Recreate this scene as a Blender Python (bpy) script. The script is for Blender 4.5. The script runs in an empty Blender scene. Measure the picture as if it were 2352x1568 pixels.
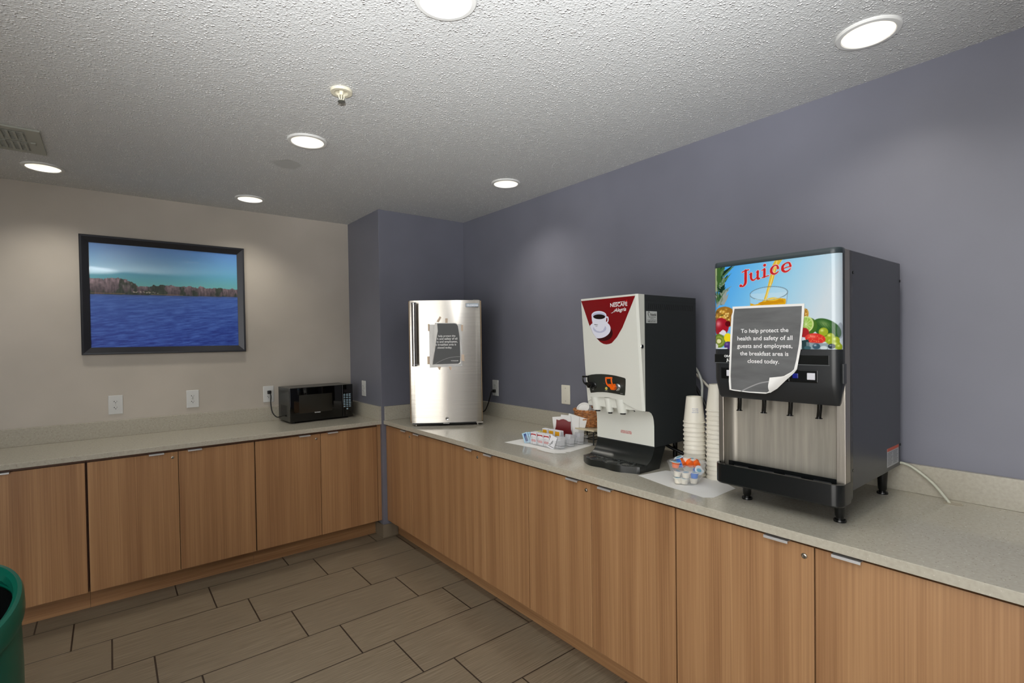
import bpy, bmesh, math, random
import numpy as np
from mathutils import Vector, Matrix
random.seed(7)
PI = math.pi
SC = bpy.context.scene
COL = SC.collection

# ------------------------------------------------------------------ measures (metres)
CAM = (-1.5793, -3.55, 1.4619)
YAW, PITCH, ROLL, FPX = -38.5976, -0.8767, -0.8248, 1158.02
H = 2.4505          # ceiling
D = 0.6097          # back wall plane
W = 0.753           # right wall plane
C = 0.8774          # counter top
XL, YF = -3.9, -5.6  # rest of the room, out of view

# ------------------------------------------------------------------ camera
cam_d = bpy.data.cameras.new('camera')
cam = bpy.data.objects.new('camera', cam_d); COL.objects.link(cam)
yw, pt, rl = map(math.radians, (YAW, PITCH, ROLL))
F = Vector((math.sin(-yw)*math.cos(pt), math.cos(yw)*math.cos(pt), math.sin(pt)))
R0 = Vector((math.cos(yw), -math.sin(-yw), 0)); U0 = R0.cross(F)
R2 = R0*math.cos(rl) + U0*math.sin(rl); U2 = -R0*math.sin(rl) + U0*math.cos(rl)
mt = Matrix.Identity(4)
for i in range(3):
    mt[i][0], mt[i][1], mt[i][2], mt[i][3] = R2[i], U2[i], -F[i], CAM[i]
cam.matrix_world = mt
cam_d.sensor_width = 36; cam_d.lens = FPX/2352*36; cam_d.shift_y = 15.33/2352
cam_d.clip_start = 0.05
SC.camera = cam

# ------------------------------------------------------------------ view, world, light
SC.view_settings.view_transform = 'Standard'; SC.view_settings.look = 'None'
SC.view_settings.gamma = 1; SC.view_settings.use_curve_mapping = False
SC.view_settings.exposure = 0.08
try:
    SC.cycles.use_denoising = True
    SC.cycles.max_bounces = 12; SC.cycles.diffuse_bounces = 6
    SC.cycles.sample_clamp_indirect = 6
    SC.cycles.caustics_refractive = False; SC.cycles.caustics_reflective = False
except Exception: pass
wd = bpy.data.worlds.new('world'); SC.world = wd; wd.use_nodes = True
wd.node_tree.nodes['Background'].inputs[0].default_value = (1, 0.985, 0.955, 1)
wd.node_tree.nodes['Background'].inputs[1].default_value = 4.3  # soft fill added from outside, entering by the unseen opening at left

def spot(name, loc, target, power, size, blend, radius, color):
    l = bpy.data.lights.new(name, 'SPOT'); l.energy = power; l.spot_size = math.radians(size)
    l.spot_blend = blend; l.shadow_soft_size = radius; l.color = color
    o = bpy.data.objects.new(name, l); COL.objects.link(o); o.location = loc
    o.rotation_euler = (Vector(target)-Vector(loc)).to_track_quat('-Z', 'Y').to_euler()
    return o
# the photographer's flash, turned up to bounce off the ceiling above the camera
FLASH_LOC = (-1.62, -3.60, 1.62)
def ahead(elev):
    e = math.radians(elev); return (FLASH_LOC[0]+0.60*math.cos(e), FLASH_LOC[1]+0.80*math.cos(e), FLASH_LOC[2]+math.sin(e))
spot('flash_bounce', FLASH_LOC, (-1.86, -3.74, 2.45), 620, 62, 0.7, 0.035, (0.97, 0.985, 1.0))
spot('flash_forward', FLASH_LOC, ahead(50), 285, 106, 0.75, 0.035, (0.97, 0.985, 1.0))

# ------------------------------------------------------------------ materials
def lin(c):
    return tuple((x/12.92 if x <= 0.04045 else ((x+0.055)/1.055)**2.4) for x in c)
def rgb(r, g, b): return lin((r/255, g/255, b/255))
MATS = {}
def mat(name, col, rough=0.5, metal=0.0, **kw):
    if name in MATS: return MATS[name]
    m = bpy.data.materials.new(name); m.use_nodes = True
    b = m.node_tree.nodes['Principled BSDF']
    b.inputs['Base Color'].default_value = (*rgb(*col), 1)
    b.inputs['Roughness'].default_value = rough; b.inputs['Metallic'].default_value = metal
    for k, v in kw.items():
        b.inputs[k.replace('_', ' ')].default_value = v
    MATS[name] = m
    return m
class NT:
    def __init__(s, m): s.t = m.node_tree; s.b = s.t.nodes['Principled BSDF']
    def n(s, typ, **kw):
        nd = s.t.nodes.new(typ)
        for k, v in kw.items():
            if hasattr(nd, k): setattr(nd, k, v)
            else: nd.inputs[k].default_value = v
        return nd
    def l(s, a, b): s.t.links.new(a, b)
    def math(s, op, a, b=None, c=None):
        nd = s.t.nodes.new('ShaderNodeMath'); nd.operation = op
        for i, v in enumerate((a, b, c)):
            if v is None: continue
            if isinstance(v, (int, float)): nd.inputs[i].default_value = v
            else: s.l(v, nd.inputs[i])
        return nd.outputs[0]
    def pos(s, scale=(1, 1, 1), rand=False):
        g = s.n('ShaderNodeNewGeometry'); mp = s.n('ShaderNodeMapping')
        mp.inputs['Scale'].default_value = scale
        s.l(g.outputs['Position'], mp.inputs['Vector'])
        if rand:
            oi = s.n('ShaderNodeObjectInfo'); cb = s.n('ShaderNodeCombineXYZ')
            r = s.math('MULTIPLY', oi.outputs['Random'], 37.0)
            s.l(r, cb.inputs[0]); s.l(r, cb.inputs[1]); s.l(cb.outputs[0], mp.inputs['Location'])
        return mp.outputs[0]
    def noise(s, vec, scale, detail=3, rough=0.5):
        nd = s.n('ShaderNodeTexNoise'); nd.inputs['Scale'].default_value = scale
        nd.inputs['Detail'].default_value = detail; nd.inputs['Roughness'].default_value = rough
        s.l(vec, nd.inputs['Vector']); return nd.outputs['Fac']
    def ramp(s, fac, stops):
        nd = s.n('ShaderNodeValToRGB'); cr = nd.color_ramp
        while len(cr.elements) < len(stops): cr.elements.new(0.5)
        for e, (p, c) in zip(cr.elements, stops):
            e.position = p; e.color = (*(rgb(*c) if isinstance(c, tuple) else (c, c, c)), 1)
        s.l(fac, nd.inputs[0]); return nd.outputs[0]
    def bump(s, h, strength=0.3, dist=0.002):
        nd = s.n('ShaderNodeBump'); nd.inputs['Strength'].default_value = strength
        nd.inputs['Distance'].default_value = dist
        s.l(h, nd.inputs['Height']); s.l(nd.outputs[0], s.b.inputs['Normal'])
    def mix(s, f, a, b, mode='MIX'):
        nd = s.n('ShaderNodeMix'); nd.data_type = 'RGBA'; nd.blend_type = mode
        for sock, v in ((nd.inputs[0], f), (nd.inputs[6], a), (nd.inputs[7], b)):
            if isinstance(v, (int, float)): sock.default_value = v
            elif isinstance(v, tuple): sock.default_value = (*rgb(*v), 1)
            else: s.l(v, sock)
        return nd.outputs[2]

def paint(name, col, rough):
    m = mat(name, col, rough); t = NT(m)
    p = t.pos()
    f = t.noise(p, 1.7, 3)
    c2 = tuple(int(x*0.94) for x in col); c3 = tuple(min(255, int(x*1.03)) for x in col)
    t.l(t.ramp(f, [(0.3, c2), (0.7, c3)]), t.b.inputs['Base Color'])
    t.bump(t.noise(p, 160, 2), 0.12, 0.0012)
    return m
M_beige = paint('beige_wall_paint', (187, 179, 168), 0.38)
M_purple = paint('purple_wall_paint', (114, 115, 127), 0.42)
M_white = paint('white_wall_paint', (205, 203, 198), 0.5)

M_ceil = mat('textured_ceiling', (190, 191, 190), 0.55)
t = NT(M_ceil); p = t.pos()
v = t.n('ShaderNodeTexVoronoi'); v.inputs['Scale'].default_value = 95; t.l(p, v.inputs['Vector'])
v.inputs['Randomness'].default_value = 1
n1 = t.noise(p, 34, 3, 0.6)
blob = t.math('SUBTRACT', 0.42, v.outputs['Distance'])
blob = t.math('MAXIMUM', blob, 0.0)
msk = t.ramp(n1, [(0.42, 0.0), (0.6, 1.0)])
hgt = t.math('MULTIPLY', blob, msk)
hgt2 = t.math('ADD', hgt, t.math('MULTIPLY', t.noise(p, 150, 3), 0.25))
t.bump(hgt2, 0.9, 0.010)
gg = t.n('ShaderNodeNewGeometry'); ms = t.n('ShaderNodeMapping'); t.l(gg.outputs['Position'], ms.inputs['Vector'])
ms.inputs['Location'].default_value = (0.795*7, 0.595*7, 0); ms.inputs['Scale'].default_value = (7, 7, 0)
ln = t.n('ShaderNodeVectorMath'); ln.operation = 'LENGTH'; t.l(ms.outputs[0], ln.inputs[0])
far = t.math('ADD', ln.outputs['Value'], t.math('MULTIPLY', t.noise(gg.outputs['Position'], 9, 2), 0.8))
keep = t.ramp(far, [(0.85, 0.0), (1.0, 1.0)])
hgt2 = t.math('MULTIPLY', hgt2, keep); t.bump(hgt2, 1.0, 0.014)
t.l(t.mix(t.math('MINIMUM', t.math('MULTIPLY', t.math('MULTIPLY', hgt, 5.0), keep), 1.0), t.mix(keep, (184, 186, 184), (203, 204, 203)), (255, 255, 253)), t.b.inputs['Base Color'])  # raised specks whitened in the colour, imitating light that catches the texture

def stone():
    m = mat('speckled_stone', (182, 176, 160), 0.13); t = NT(m); p = t.pos()
    base = t.ramp(t.noise(p, 90, 3), [(0.3, (170, 164, 150)), (0.7, (180, 175, 161))])
    v = t.n('ShaderNodeTexVoronoi'); v.inputs['Scale'].default_value = 170; t.l(p, v.inputs['Vector'])
    sep = t.n('ShaderNodeSeparateColor'); t.l(v.outputs['Color'], sep.inputs[0])
    dk = t.math('MULTIPLY', t.math('LESS_THAN', v.outputs['Distance'], 0.28), t.math('GREATER_THAN', sep.outputs[0], 0.88))
    c = t.mix(t.math('MULTIPLY', dk, 0.75), base, (124, 112, 98))
    lt = t.math('MULTIPLY', t.math('LESS_THAN', v.outputs['Distance'], 0.3), t.math('LESS_THAN', sep.outputs[0], 0.07))
    c = t.mix(t.math('MULTIPLY', lt, 0.6), c, (212, 207, 195))
    t.l(c, t.b.inputs['Base Color'])
    return m
M_stone = stone()

def wood(name, horiz=False):
    m = mat(name, (160, 118, 78), 0.42); t = NT(m)
    sc = (1.1, 1.1, 26) if horiz else (26, 26, 0.55)
    p = t.pos(sc, rand=not horiz)
    sc2 = (3, 3, 190) if horiz else (190, 190, 1.6)
    p2 = t.pos(sc2, rand=not horiz)
    a = t.noise(p, 0.55, 3, 0.55); b = t.noise(p2, 1.0, 2)
    c = t.ramp(a, [(0.28, (132, 93, 61)), (0.5, (156, 116, 79)), (0.72, (175, 135, 95))])
    c = t.mix(0.28, c, t.ramp(b, [(0.3, (110, 74, 47)), (0.5, (155, 115, 78)), (0.75, (194, 154, 112))]))
    t.l(c, t.b.inputs['Base Color'])
    t.bump(b, 0.1, 0.0006)
    return m
M_wood = wood('wood_laminate')
M_woodh = wood('wood_laminate_horizontal', True)
M_woodedge = mat('dark_wood_edge', (92, 62, 44), 0.5)

# floor: plank tiles 0.61 x 0.31 laid in stepped rows
M_floor = mat('striated_floor_tile', (120, 108, 90), 0.4)
t = NT(M_floor); g = t.n('ShaderNodeNewGeometry'); sp = t.n('ShaderNodeSeparateXYZ'); t.l(g.outputs['Position'], sp.inputs[0])
TL, TW, TX, TY, TF = 0.6126, 0.3063, -0.5296, -0.0343, 0.2536
ry = t.math('DIVIDE', t.math('SUBTRACT', TY, sp.outputs[1]), TW)
row = t.math('FLOOR', ry); fy = t.math('SUBTRACT', ry, row)
rx = t.math('DIVIDE', t.math('SUBTRACT', t.math('SUBTRACT', sp.outputs[0], TX), t.math('MULTIPLY', row, TF*TL)), TL)
cl = t.math('FLOOR', rx); fx = t.math('SUBTRACT', rx, cl)
def near(f, w):
    return t.math('MAXIMUM', t.math('LESS_THAN', f, w), t.math('GREATER_THAN', f, 1-w))
gr = t.math('MAXIMUM', near(fx, 0.0036/TL), near(fy, 0.0030/TW))
idv = t.n('ShaderNodeCombineXYZ'); t.l(row, idv.inputs[0]); t.l(cl, idv.inputs[1])
wn = t.n('ShaderNodeTexWhiteNoise'); wn.noise_dimensions = '2D'; t.l(idv.outputs[0], wn.inputs['Vector'])
cb = t.n('ShaderNodeCombineXYZ')
t.l(t.math('ADD', t.math('MULTIPLY', sp.outputs[0], 5.0), t.math('MULTIPLY', wn.outputs[0], 50.0)), cb.inputs[0])
t.l(t.math('MULTIPLY', sp.outputs[1], 210.0), cb.inputs[1])
st = t.noise(cb.outputs[0], 1.0, 3, 0.6)
c = t.ramp(st, [(0.3, (104, 92, 75)), (0.5, (122, 110, 92)), (0.72, (143, 131, 112))])
c = t.mix(t.math('MULTIPLY', wn.outputs[0], 0.25), c, (108, 98, 84))
c = t.mix(gr, c, (46, 37, 30))
t.l(c, t.b.inputs['Base Color'])
t.bump(t.math('SUBTRACT', t.math('MULTIPLY', st, 0.2), gr), 0.4, 0.001)

M_plate = mat('white_plastic_plate', (205, 206, 204), 0.25)
M_ivory = mat('ivory_plate', (222, 218, 204), 0.35)
M_slot = mat('dark_slot', (25, 24, 22), 0.6)
M_black = mat('black_plastic', (14, 15, 15), 0.22)
M_blackm = mat('black_matte_plastic', (34, 37, 36), 0.42)
M_blackgl = mat('black_glass', (6, 6, 6), 0.05)
M_chrome = mat('chrome', (215, 215, 215), 0.12, 1.0)
M_alu = mat('satin_aluminium', (205, 205, 205), 0.42, 0.6)
M_nickel = mat('nickel', (175, 170, 160), 0.28, 1.0)
M_rubber = mat('black_rubber', (12, 12, 12), 0.5)
M_greyp = mat('light_grey_plastic', (216, 217, 209), 0.4)
M_whitep = mat('white_plastic', (228, 227, 220), 0.35)
M_paper = mat('white_paper', (232, 231, 228), 0.8)
M_cup = mat('paper_cup_white', (226, 221, 208), 0.42)
M_red = mat('dark_red_decal', (122, 14, 20), 0.2)
M_redbr = mat('burgundy_card', (112, 12, 18), 0.35)
M_orange = mat('orange_plastic', (238, 100, 14), 0.22)
M_wtxt = mat('white_print', (235, 235, 235), 0.5)
M_gtxt = mat('grey_print', (150, 150, 150), 0.5)
M_btxt = mat('black_print', (20, 20, 20), 0.5)
M_rtxt = mat('red_print', (190, 30, 40), 0.5)
M_bltxt = mat('blue_print', (60, 90, 150), 0.5)

def brushed(name, col, rough, aniso=0.0, scale=(2, 2, 900), bump=0.03, tangent_axis='Z', rot=0.0):
    m = mat(name, col, rough, 1.0); t = NT(m)
    tc = t.n('ShaderNodeTexCoord'); mp = t.n('ShaderNodeMapping'); mp.inputs['Scale'].default_value = scale
    t.l(tc.outputs['Object'], mp.inputs['Vector'])
    f = t.noise(mp.outputs[0], 1.0, 3, 0.6)
    c1 = tuple(int(x*0.9) for x in col); t.l(t.ramp(f, [(0.35, c1), (0.65, col)]), t.b.inputs['Base Color'])
    t.bump(f, bump, 0.001)
    if aniso:
        t.b.inputs['Anisotropic'].default_value = aniso; t.b.inputs['Anisotropic Rotation'].default_value = rot
        tg = t.n('ShaderNodeTangent'); tg.direction_type = 'RADIAL'; tg.axis = tangent_axis
        t.l(tg.outputs[0], t.b.inputs['Tangent'])
    return m
M_steel = brushed('brushed_steel_door', (196, 191, 182), 0.26, 0.9, rot=0.25)
M_steel2 = brushed('brushed_steel', (180, 174, 164), 0.38, 0.0, scale=(300, 300, 6), bump=0.05)
M_steel3 = brushed('scuffed_steel', (172, 166, 155), 0.52, 0.0, scale=(60, 60, 3), bump=0.04); M_steel3.node_tree.nodes['Principled BSDF'].inputs['Metallic'].default_value = 0.7
M_darkst = mat('dark_coated_steel', (70, 72, 80), 0.33, 0.55)
M_bronze = mat('bronze_edge', (128, 112, 92), 0.35, 0.9)

def glassy(name, col, alpha, rough=0.05):
    m = mat(name, col, rough); NT(m).b.inputs['Alpha'].default_value = alpha
    return m
M_clear = glassy('clear_plastic', (235, 238, 240), 0.11, 0.05)
M_sleeve = glassy('clear_sleeve', (240, 240, 240), 0.45, 0.08)
t = NT(M_sleeve); t.bump(t.noise(t.pos((1, 1, 1)), 60, 2), 0.6, 0.004)
M_tape = glassy('masking_tape', (222, 200, 178), 0.75, 0.6)

def vcol(name, rough, coat=0.0):
    m = mat(name, (255, 255, 255), rough); t = NT(m)
    a = t.n('ShaderNodeAttribute'); a.attribute_name = 'Col'
    t.l(a.outputs['Color'], t.b.inputs['Base Color'])
    if coat: t.b.inputs['Coat Weight'].default_value = coat; t.b.inputs['Coat Roughness'].default_value = 0.03
    return m
M_poster = vcol('printed_backlit_film', 0.12)
M_photo = vcol('photo_print', 0.5, 1.0)

# ------------------------------------------------------------------ mesh helpers
def obj(name, bm, m, parent=None, smooth=False, kind=None, loc=None, rot=None):
    me = bpy.data.meshes.new(name)
    bmesh.ops.recalc_face_normals(bm, faces=bm.faces)
    bm.to_mesh(me); bm.free()
    for x in (m if isinstance(m, (list, tuple)) else [m]): me.materials.append(x)
    if smooth:
        for p in me.polygons: p.use_smooth = True
        try: me.set_sharp_from_angle(angle=math.radians(38))
        except Exception: pass
    o = bpy.data.objects.new(name, me); COL.objects.link(o)
    if parent: o.parent = parent
    if loc: o.location = loc
    if rot: o.rotation_euler = rot
    if kind: o['kind'] = kind
    return o
def tag(o, label, cat, group=None):
    o['label'] = label; o['category'] = cat
    if group: o['group'] = group
    return o
def thing(name, label, cat, loc=(0, 0, 0), rz=0.0, group=None, rot=None):
    o = bpy.data.objects.new(name, None); COL.objects.link(o)
    o.empty_display_size = 0.05; o.location = loc; o.rotation_euler = rot if rot else (0, 0, rz)
    return tag(o, label, cat, group)
def dup(root, loc=None, rz=None, label=None, rot=None):
    r = root.copy(); COL.objects.link(r)
    if loc is not None: r.location = loc
    if rz is not None: r.rotation_euler = (0, 0, rz)
    if rot is not None: r.rotation_euler = rot
    if label: r['label'] = label
    for ch in list(root.children):
        c = ch.copy(); COL.objects.link(c); c.parent = r
        for g2 in list(ch.children):
            d = g2.copy(); COL.objects.link(d); d.parent = c
    return r
def NB(): return bmesh.new()
def box(bm, x0, x1, y0, y1, z0, z1, bev=0.0, seg=2):
    r = bmesh.ops.create_cube(bm, size=1)
    vs = r['verts']
    for v in vs:
        v.co = Vector(((x0+x1)/2+v.co.x*(x1-x0), (y0+y1)/2+v.co.y*(y1-y0), (z0+z1)/2+v.co.z*(z1-z0)))
    if bev:
        es = list({e for v in vs for e in v.link_edges})
        bmesh.ops.bevel(bm, geom=es, offset=bev, segments=seg, affect='EDGES', profile=0.5)
    return bm
def bx(x0, x1, y0, y1, z0, z1, bev=0.0, seg=2): return box(NB(), x0, x1, y0, y1, z0, z1, bev, seg)
def prism(bm, pts, a0, a1, axis='z', bev=0.0):
    """extrude a 2-D outline; axis z: pts=(x,y); x: pts=(y,z); y: pts=(x,z)"""
    def P(p, a):
        return {'z': (p[0], p[1], a), 'x': (a, p[0], p[1]), 'y': (p[0], a, p[1])}[axis]
    lo = [bm.verts.new(P(p, a0)) for p in pts]; hi = [bm.verts.new(P(p, a1)) for p in pts]
    n = len(pts)
    f1 = bm.faces.new(lo); f2 = bm.faces.new(hi[::-1])
    for i in range(n): bm.faces.new((lo[i], lo[(i+1) % n], hi[(i+1) % n], hi[i]))
    if bev:
        es = list({e for f in (f1, f2) for e in f.edges})
        bmesh.ops.bevel(bm, geom=es, offset=bev, segments=2, affect='EDGES', profile=0.5)
    return bm
def lathe(bm, prof, n=32, center=(0, 0, 0), mtx=None, sx=1, sy=1):
    rings = []
    for r, z in prof:
        ring = []
        if r < 1e-6:
            ring = [bm.verts.new((center[0], center[1], center[2]+z))]
        else:
            for k in range(n):
                a = 2*PI*k/n
                ring.append(bm.verts.new((center[0]+r*sx*math.cos(a), center[1]+r*sy*math.sin(a), center[2]+z)))
        rings.append(ring)
    for A, B2 in zip(rings, rings[1:]):
        if len(A) == 1 and len(B2) == 1: continue
        for k in range(n):
            if len(A) == 1: bm.faces.new((A[0], B2[k], B2[(k+1) % n]))
            elif len(B2) == 1: bm.faces.new((A[k], A[(k+1) % n], B2[0]))
            else: bm.faces.new((A[k], A[(k+1) % n], B2[(k+1) % n], B2[k]))
    if mtx is not None:
        for ring in rings:
            for v in ring: v.co = mtx @ v.co
    return bm
def smooth_path(pts, sub=6):
    P = [Vector(p) for p in pts]; out = []
    for i in range(len(P)-1):
        p0 = P[max(i-1, 0)]; p1 = P[i]; p2 = P[i+1]; p3 = P[min(i+2, len(P)-1)]
        for k in range(sub):
            t = k/sub
            out.append(0.5*((2*p1)+(-p0+p2)*t+(2*p0-5*p1+4*p2-p3)*t*t+(-p0+3*p1-3*p2+p3)*t**3))
    out.append(P[-1]); return out
def tube(bm, pts, r, n=10, sub=6, caps=True):
    P = smooth_path(pts, sub) if sub > 1 else [Vector(p) for p in pts]
    rings = []; up = Vector((0.13, 0.27, 1)).normalized()
    for i, p in enumerate(P):
        d = (P[min(i+1, len(P)-1)]-P[max(i-1, 0)]).normalized()
        a = d.cross(up)
        if a.length < 1e-3: a = d.cross(Vector((1, 0, 0)))
        a.normalize(); b = d.cross(a).normalized()
        rr = r[min(i*len(r)//len(P), len(r)-1)] if isinstance(r, (list, tuple)) else r
        rings.append([bm.verts.new(p+a*rr*math.cos(2*PI*k/n)+b*rr*math.sin(2*PI*k/n)) for k in range(n)])
    for A, B2 in zip(rings, rings[1:]):
        for k in range(n): bm.faces.new((A[k], A[(k+1) % n], B2[(k+1) % n], B2[k]))
    if caps: bm.faces.new(rings[0]); bm.faces.new(rings[-1][::-1])
    return bm
def flat(bm, pts, y, axis='y', thick=0.0):
    """flat polygon in an x-z plane (front faces -y)"""
    if thick: return prism(bm, pts, y, y+thick, axis)
    bm.faces.new([bm.verts.new((p[0], y, p[1])) for p in pts]); return bm
def ell(cx, cz, rx, rz, n=40, a0=0, a1=2*PI, rot=0):
    out = []
    for k in range(n):
        a = a0+(a1-a0)*k/n
        x, z = rx*math.cos(a), rz*math.sin(a)
        out.append((cx+x*math.cos(rot)-z*math.sin(rot), cz+x*math.sin(rot)+z*math.cos(rot)))
    return out
def clip(poly, clipper):
    """Sutherland-Hodgman, clipper convex"""
    A = sum(a[0]*b[1]-b[0]*a[1] for a, b in zip(clipper, clipper[1:]+clipper[:1]))
    cp = clipper if A > 0 else clipper[::-1]
    out = poly
    for a, b in zip(cp, cp[1:]+cp[:1]):
        src = out; out = []
        ins = lambda p: (b[0]-a[0])*(p[1]-a[1])-(b[1]-a[1])*(p[0]-a[0]) >= 0
        for i, p in enumerate(src):
            q = src[i-1]
            if ins(p) != ins(q):
                d1 = (b[0]-a[0])*(q[1]-a[1])-(b[1]-a[1])*(q[0]-a[0]); d2 = (b[0]-a[0])*(p[1]-a[1])-(b[1]-a[1])*(p[0]-a[0])
                s = d1/(d1-d2); out.append((q[0]+(p[0]-q[0])*s, q[1]+(p[1]-q[1])*s))
            if ins(p): out.append(p)
        if not out: return []
    return out
def ribbon(bm, pts, widths, y, thick=0.0004, extra=0.0, sub=8):
    """brush stroke in the x-z plane with varying width and round ends"""
    P = smooth_path([(p[0], 0, p[1]) for p in pts], sub)
    n = len(P); L = []; Rr = []
    for i, p in enumerate(P):
        d = (P[min(i+1, n-1)]-P[max(i-1, 0)]).normalized(); nn = Vector((-d.z, 0, d.x))
        t = i/(n-1)*(len(widths)-1); k = min(int(t), len(widths)-2); w = widths[k]+(widths[k+1]-widths[k])*(t-k)
        w = w/2+extra
        if extra and i == 0: p = p-d*extra
        if extra and i == n-1: p = p+d*extra
        L.append((p.x+nn.x*w, p.z+nn.z*w)); Rr.append((p.x-nn.x*w, p.z-nn.z*w))
    for i in range(n-1):
        q = [L[i], L[i+1], Rr[i+1], Rr[i]]
        vs = [bm.verts.new((a[0], y, a[1])) for a in q]
        bm.faces.new(vs)
    return bm
_tx = {}
def text(name, s, m, parent, x, z, y, width=None, size=None, align='c', bold=0.0, shear=0.0, rot=0.0, mtx=None, zscale=1.0):
    cu = bpy.data.curves.new('txt', 'FONT'); cu.body = s; cu.size = 1; cu.offset = bold; cu.shear = shear
    cu.resolution_u = 3
    to = bpy.data.objects.new('txt', cu); COL.objects.link(to)
    dg = bpy.context.evaluated_depsgraph_get(); dg.update()
    me = bpy.data.meshes.new_from_object(to.evaluated_get(dg))
    bpy.data.objects.remove(to)
    xs = [v.co.x for v in me.vertices]
    if not xs: return None
    x0, x1 = min(xs), max(xs)
    sc = width/(x1-x0) if width else size
    ox = {'c': -(x0+x1)/2, 'l': -x0, 'r': -x1}[align]
    cr, sr = math.cos(rot), math.sin(rot)
    for v in me.vertices:
        a, b = (v.co.x+ox)*sc, v.co.y*sc*zscale
        v.co = Vector((x+a*cr-b*sr, y, z+a*sr+b*cr))
        if mtx is not None: v.co = mtx @ v.co
    me.materials.clear(); me.materials.append(m); me.name = name
    o = bpy.data.objects.new(name, me); COL.objects.link(o); o.parent = parent
    return o

# tiny raster painter for printed pictures: colours end up as vertex colours on a dense sheet
class Canvas:
    def __init__(s, x0, x1, z0, z1, step):
        s.nx = int(round((x1-x0)/step))+1; s.nz = int(round((z1-z0)/step))+1
        s.X, s.Z = np.meshgrid(np.linspace(x0, x1, s.nx), np.linspace(z0, z1, s.nz))
        s.A = np.zeros((s.nz, s.nx, 3)); s.step = step
    def put(s, mask, col):
        m = np.clip(mask, 0, 1)[..., None]
        c = np.array(col, float)/255 if not isinstance(col, np.ndarray) else col
        s.A = s.A*(1-m)+c*m
    def ell(s, cx, cz, rx, rz, col, rot=0, hl=None, a=1.0):
        dx, dz = s.X-cx, s.Z-cz
        u = (dx*math.cos(rot)+dz*math.sin(rot))/rx; v = (-dx*math.sin(rot)+dz*math.cos(rot))/rz
        r = np.sqrt(u*u+v*v); m = np.clip((1-r)*min(rx, rz)/s.step+0.5, 0, 1)*a
        s.put(m, col)
        if hl is not None:
            h = np.exp(-(((u+0.3)/0.35)**2+((v-0.35)/0.3)**2))*m*0.8
            s.put(h, hl)
    def poly(s, pts, col, a=1.0):
        inside = np.zeros(s.X.shape, bool); n = len(pts)
        for i in range(n):
            x1, z1 = pts[i]; x2, z2 = pts[i-1]
            c = ((z1 > s.Z) != (z2 > s.Z)) & (s.X < (x2-x1)*(s.Z-z1)/((z2-z1) if z2 != z1 else 1e-9)+x1)
            inside ^= c
        s.put(inside.astype(float)*a, col)
    def line(s, pts, w, col, a=1.0):
        for (x1, z1), (x2, z2) in zip(pts, pts[1:]):
            dx, dz = x2-x1, z2-z1; L = dx*dx+dz*dz+1e-12
            t_ = np.clip(((s.X-x1)*dx+(s.Z-z1)*dz)/L, 0, 1)
            d = np.hypot(s.X-x1-t_*dx, s.Z-z1-t_*dz)
            s.put(np.clip((w/2-d)/s.step+0.5, 0, 1)*a, col)
    def sheet(s, name, m, parent, fn):
        """fn(x,z)->local coordinate"""
        nx, nz = s.nx, s.nz
        V = [fn(x, z) for x, z in zip(s.X.ravel(), s.Z.ravel())]
        idx = np.arange(nx*nz).reshape(nz, nx)
        Fc = np.stack([idx[:-1, :-1], idx[:-1, 1:], idx[1:, 1:], idx[1:, :-1]], -1).reshape(-1, 4)
        me = bpy.data.meshes.new(name); me.from_pydata(V, [], Fc.tolist())
        ca = me.color_attributes.new('Col', 'FLOAT_COLOR', 'POINT')
        L = np.where(s.A <= 0.04045, s.A/12.92, ((s.A+0.055)/1.055)**2.4)
        rgba = np.concatenate([L.reshape(-1, 3), np.ones((nx*nz, 1))], 1).astype(np.float32)
        ca.data.foreach_set('color', rgba.ravel())
        me.materials.append(m)
        for p in me.polygons: p.use_smooth = True
        o = bpy.data.objects.new(name, me); COL.objects.link(o); o.parent = parent
        return o
def vnoise(X, Z, f, seed=0):
    rs = np.random.RandomState(seed); G = rs.rand(64, 64)
    x = X*f; z = Z*f; xi = np.floor(x).astype(int); zi = np.floor(z).astype(int)
    fx = x-xi; fz = z-zi; fx = fx*fx*(3-2*fx); fz = fz*fz*(3-2*fz)
    g = lambda a, b: G[a % 64, b % 64]
    return (g(xi, zi)*(1-fx)+g(xi+1, zi)*fx)*(1-fz)+(g(xi, zi+1)*(1-fx)+g(xi+1, zi+1)*fx)*fz
def fbm(X, Z, f, seed=0, o=4):
    r = 0; a = 0.5; tot = 0
    for k in range(o): r = r+a*vnoise(X, Z, f*2**k, seed+k); tot += a; a *= 0.55
    return r/tot

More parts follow.
